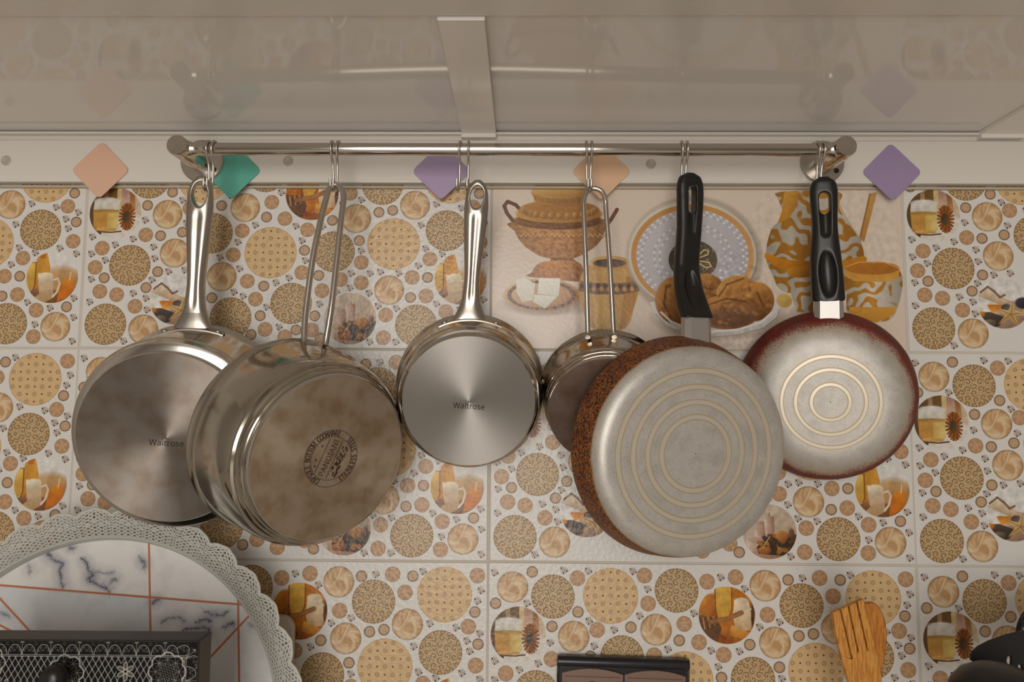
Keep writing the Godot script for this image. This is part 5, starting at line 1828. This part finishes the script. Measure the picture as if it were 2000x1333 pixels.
	for i in 80:
		el(1353 + (rng.randf() - 0.5) * 84, 507 + (rng.randf() - 0.5) * 66, 1.6, 1.4, c8(176, 166, 146), null, 1, 0.6)
	for i in 6:
		var a := i * TAU / 6.0 + 0.4
		var px := 1353 + cos(a) * 32
		var py := 507 + sin(a) * 26
		stroke(pt([1353, 507, px - 6 * sin(a), py + 6 * cos(a), px + cos(a) * 7, py + sin(a) * 6, px + 6 * sin(a), py - 6 * cos(a), 1353, 507]), 3.4, c8(226, 196, 128))
	# dish of buns
	el(1402, 622, 128, 44, c8(168, 154, 140), null, 9, 0.5)
	poly(sm(pt([1272, 600, 1290, 590, 1500, 590, 1522, 606, 1518, 622, 1490, 642, 1440, 656, 1390, 660, 1330, 650, 1285, 628])), c8(226, 222, 218), c8(206, 198, 192))
	poly(pt([1280, 600, 1510, 596, 1495, 622, 1440, 642, 1390, 646, 1330, 640, 1290, 622]), c8(176, 162, 150), c8(206, 200, 194))
	var bun := c8(200, 148, 88)
	var bun2 := c8(110, 68, 36)
	el(1322, 588, 44, 48, bun, bun2, 3)
	el(1378, 566, 36, 32, c8(214, 156, 86), bun2, 3)
	el(1442, 574, 42, 36, c8(216, 160, 88), c8(150, 94, 46), 3)
	el(1476, 590, 36, 40, c8(208, 146, 76), bun2, 3, 1.0, 0.5)
	el(1420, 612, 62, 34, c8(206, 148, 84), c8(118, 78, 52), 3)
	el(1424, 622, 46, 18, c8(128, 96, 76), c8(98, 68, 48), 6, 0.7)
	rng.seed = 19
	for q in [[1322, 588, 36, 40], [1442, 574, 34, 26], [1476, 592, 28, 30], [1420, 612, 52, 24], [1378, 562, 26, 20]]:
		for i in 26:
			var a := rng.randf() * TAU
			var d := sqrt(rng.randf())
			var px: float = q[0] + cos(a) * d * q[2]
			var py: float = q[1] + sin(a) * d * q[3]
			el(px, py, 2 + rng.randf() * 6, 1.5 + rng.randf() * 4, c8(118, 74, 40) if rng.randf() < 0.6 else c8(226, 178, 112), null, 2, 0.32, rng.randf() * 3)
	for l in [[1300, 560, 1296, 596, 1310, 624], [1362, 560, 1392, 566], [1404, 580, 1420, 556, 1452, 544], [1386, 596, 1420, 584, 1456, 590], [1480, 572, 1492, 600], [1356, 600, 1366, 632]]:
		stroke(pt(l), 4.5, c8(92, 56, 30), 0.55)
	grain(pe([1400, 590, 1, 1])[0], pe([1400, 590, 1, 1])[1], 130, 0.13, 2.6)
	stroke(pt([1279, 616, 1300, 640, 1340, 655, 1390, 661, 1440, 657, 1492, 643, 1519, 621, 1523, 606]), 3.0, c8(176, 164, 152), 0.9)
	stroke(pt([1290, 612, 1310, 631, 1345, 644, 1392, 650, 1440, 646, 1486, 632, 1508, 612]), 5.0, c8(238, 235, 231), 0.9)
	# pitcher, stick and cups
	var wh := c8(232, 222, 206)
	var orr := c8(212, 148, 58)
	poly(pt([1700, 372, 1716, 368, 1690, 470, 1680, 462]), c8(206, 158, 92), c8(186, 132, 66))
	stroke(pt([1702, 372, 1682, 462, 1688, 500]), 3, c8(150, 112, 70))
	poly(sm(pt([1524, 368, 1640, 368, 1640, 396, 1658, 430, 1682, 466, 1690, 500, 1680, 536, 1650, 572, 1538, 572, 1510, 536, 1497, 496, 1508, 444, 1532, 418, 1521, 382])), wh, orr, 1.0, 1)
	poly(pt([1534, 368, 1562, 368, 1560, 396, 1540, 424, 1520, 432, 1528, 410]), c8(214, 158, 66), c8(196, 136, 54))
	poly(sm(pt([1498, 492, 1540, 506, 1640, 508, 1690, 498, 1688, 514, 1640, 528, 1540, 526, 1500, 508])), c8(206, 138, 40), c8(196, 124, 34))
	stroke(pt([1640, 368, 1642, 396, 1660, 430, 1684, 466]), 3, c8(176, 160, 138), 0.8)
	poly(pt([1539, 533, 1592, 533, 1591, 610, 1558, 610, 1543, 566]), wh, orr, 1.0, 1)
	el(1566, 530, 27, 12, c8(206, 142, 52), c8(176, 112, 44), 1)
	el(1533, 588, 15, 14, c8(222, 190, 110), c8(196, 160, 90), 2)
	poly(sm(pt([1653, 522, 1759, 525, 1751, 612, 1714, 630, 1661, 620, 1655, 565])), wh, orr, 1.0, 1)
	poly(pt([1653, 522, 1759, 525, 1757, 545, 1720, 550, 1670, 548, 1653, 538]), c8(208, 150, 60), c8(220, 166, 80))
	poly(pt([1660, 600, 1752, 600, 1750, 613, 1714, 631, 1661, 621]), c8(216, 160, 70), c8(206, 146, 56))
	el(1706, 522, 53, 13, c8(190, 124, 46), c8(176, 114, 48), 1)
	stroke(pt([1653, 520, 1680, 510, 1730, 510, 1759, 522]), 2.5, c8(226, 178, 96))
	grain(pe([1610, 480, 1, 1])[0], pe([1610, 480, 1, 1])[1], 190, 0.07, 2.0)
	return canvas_texture()
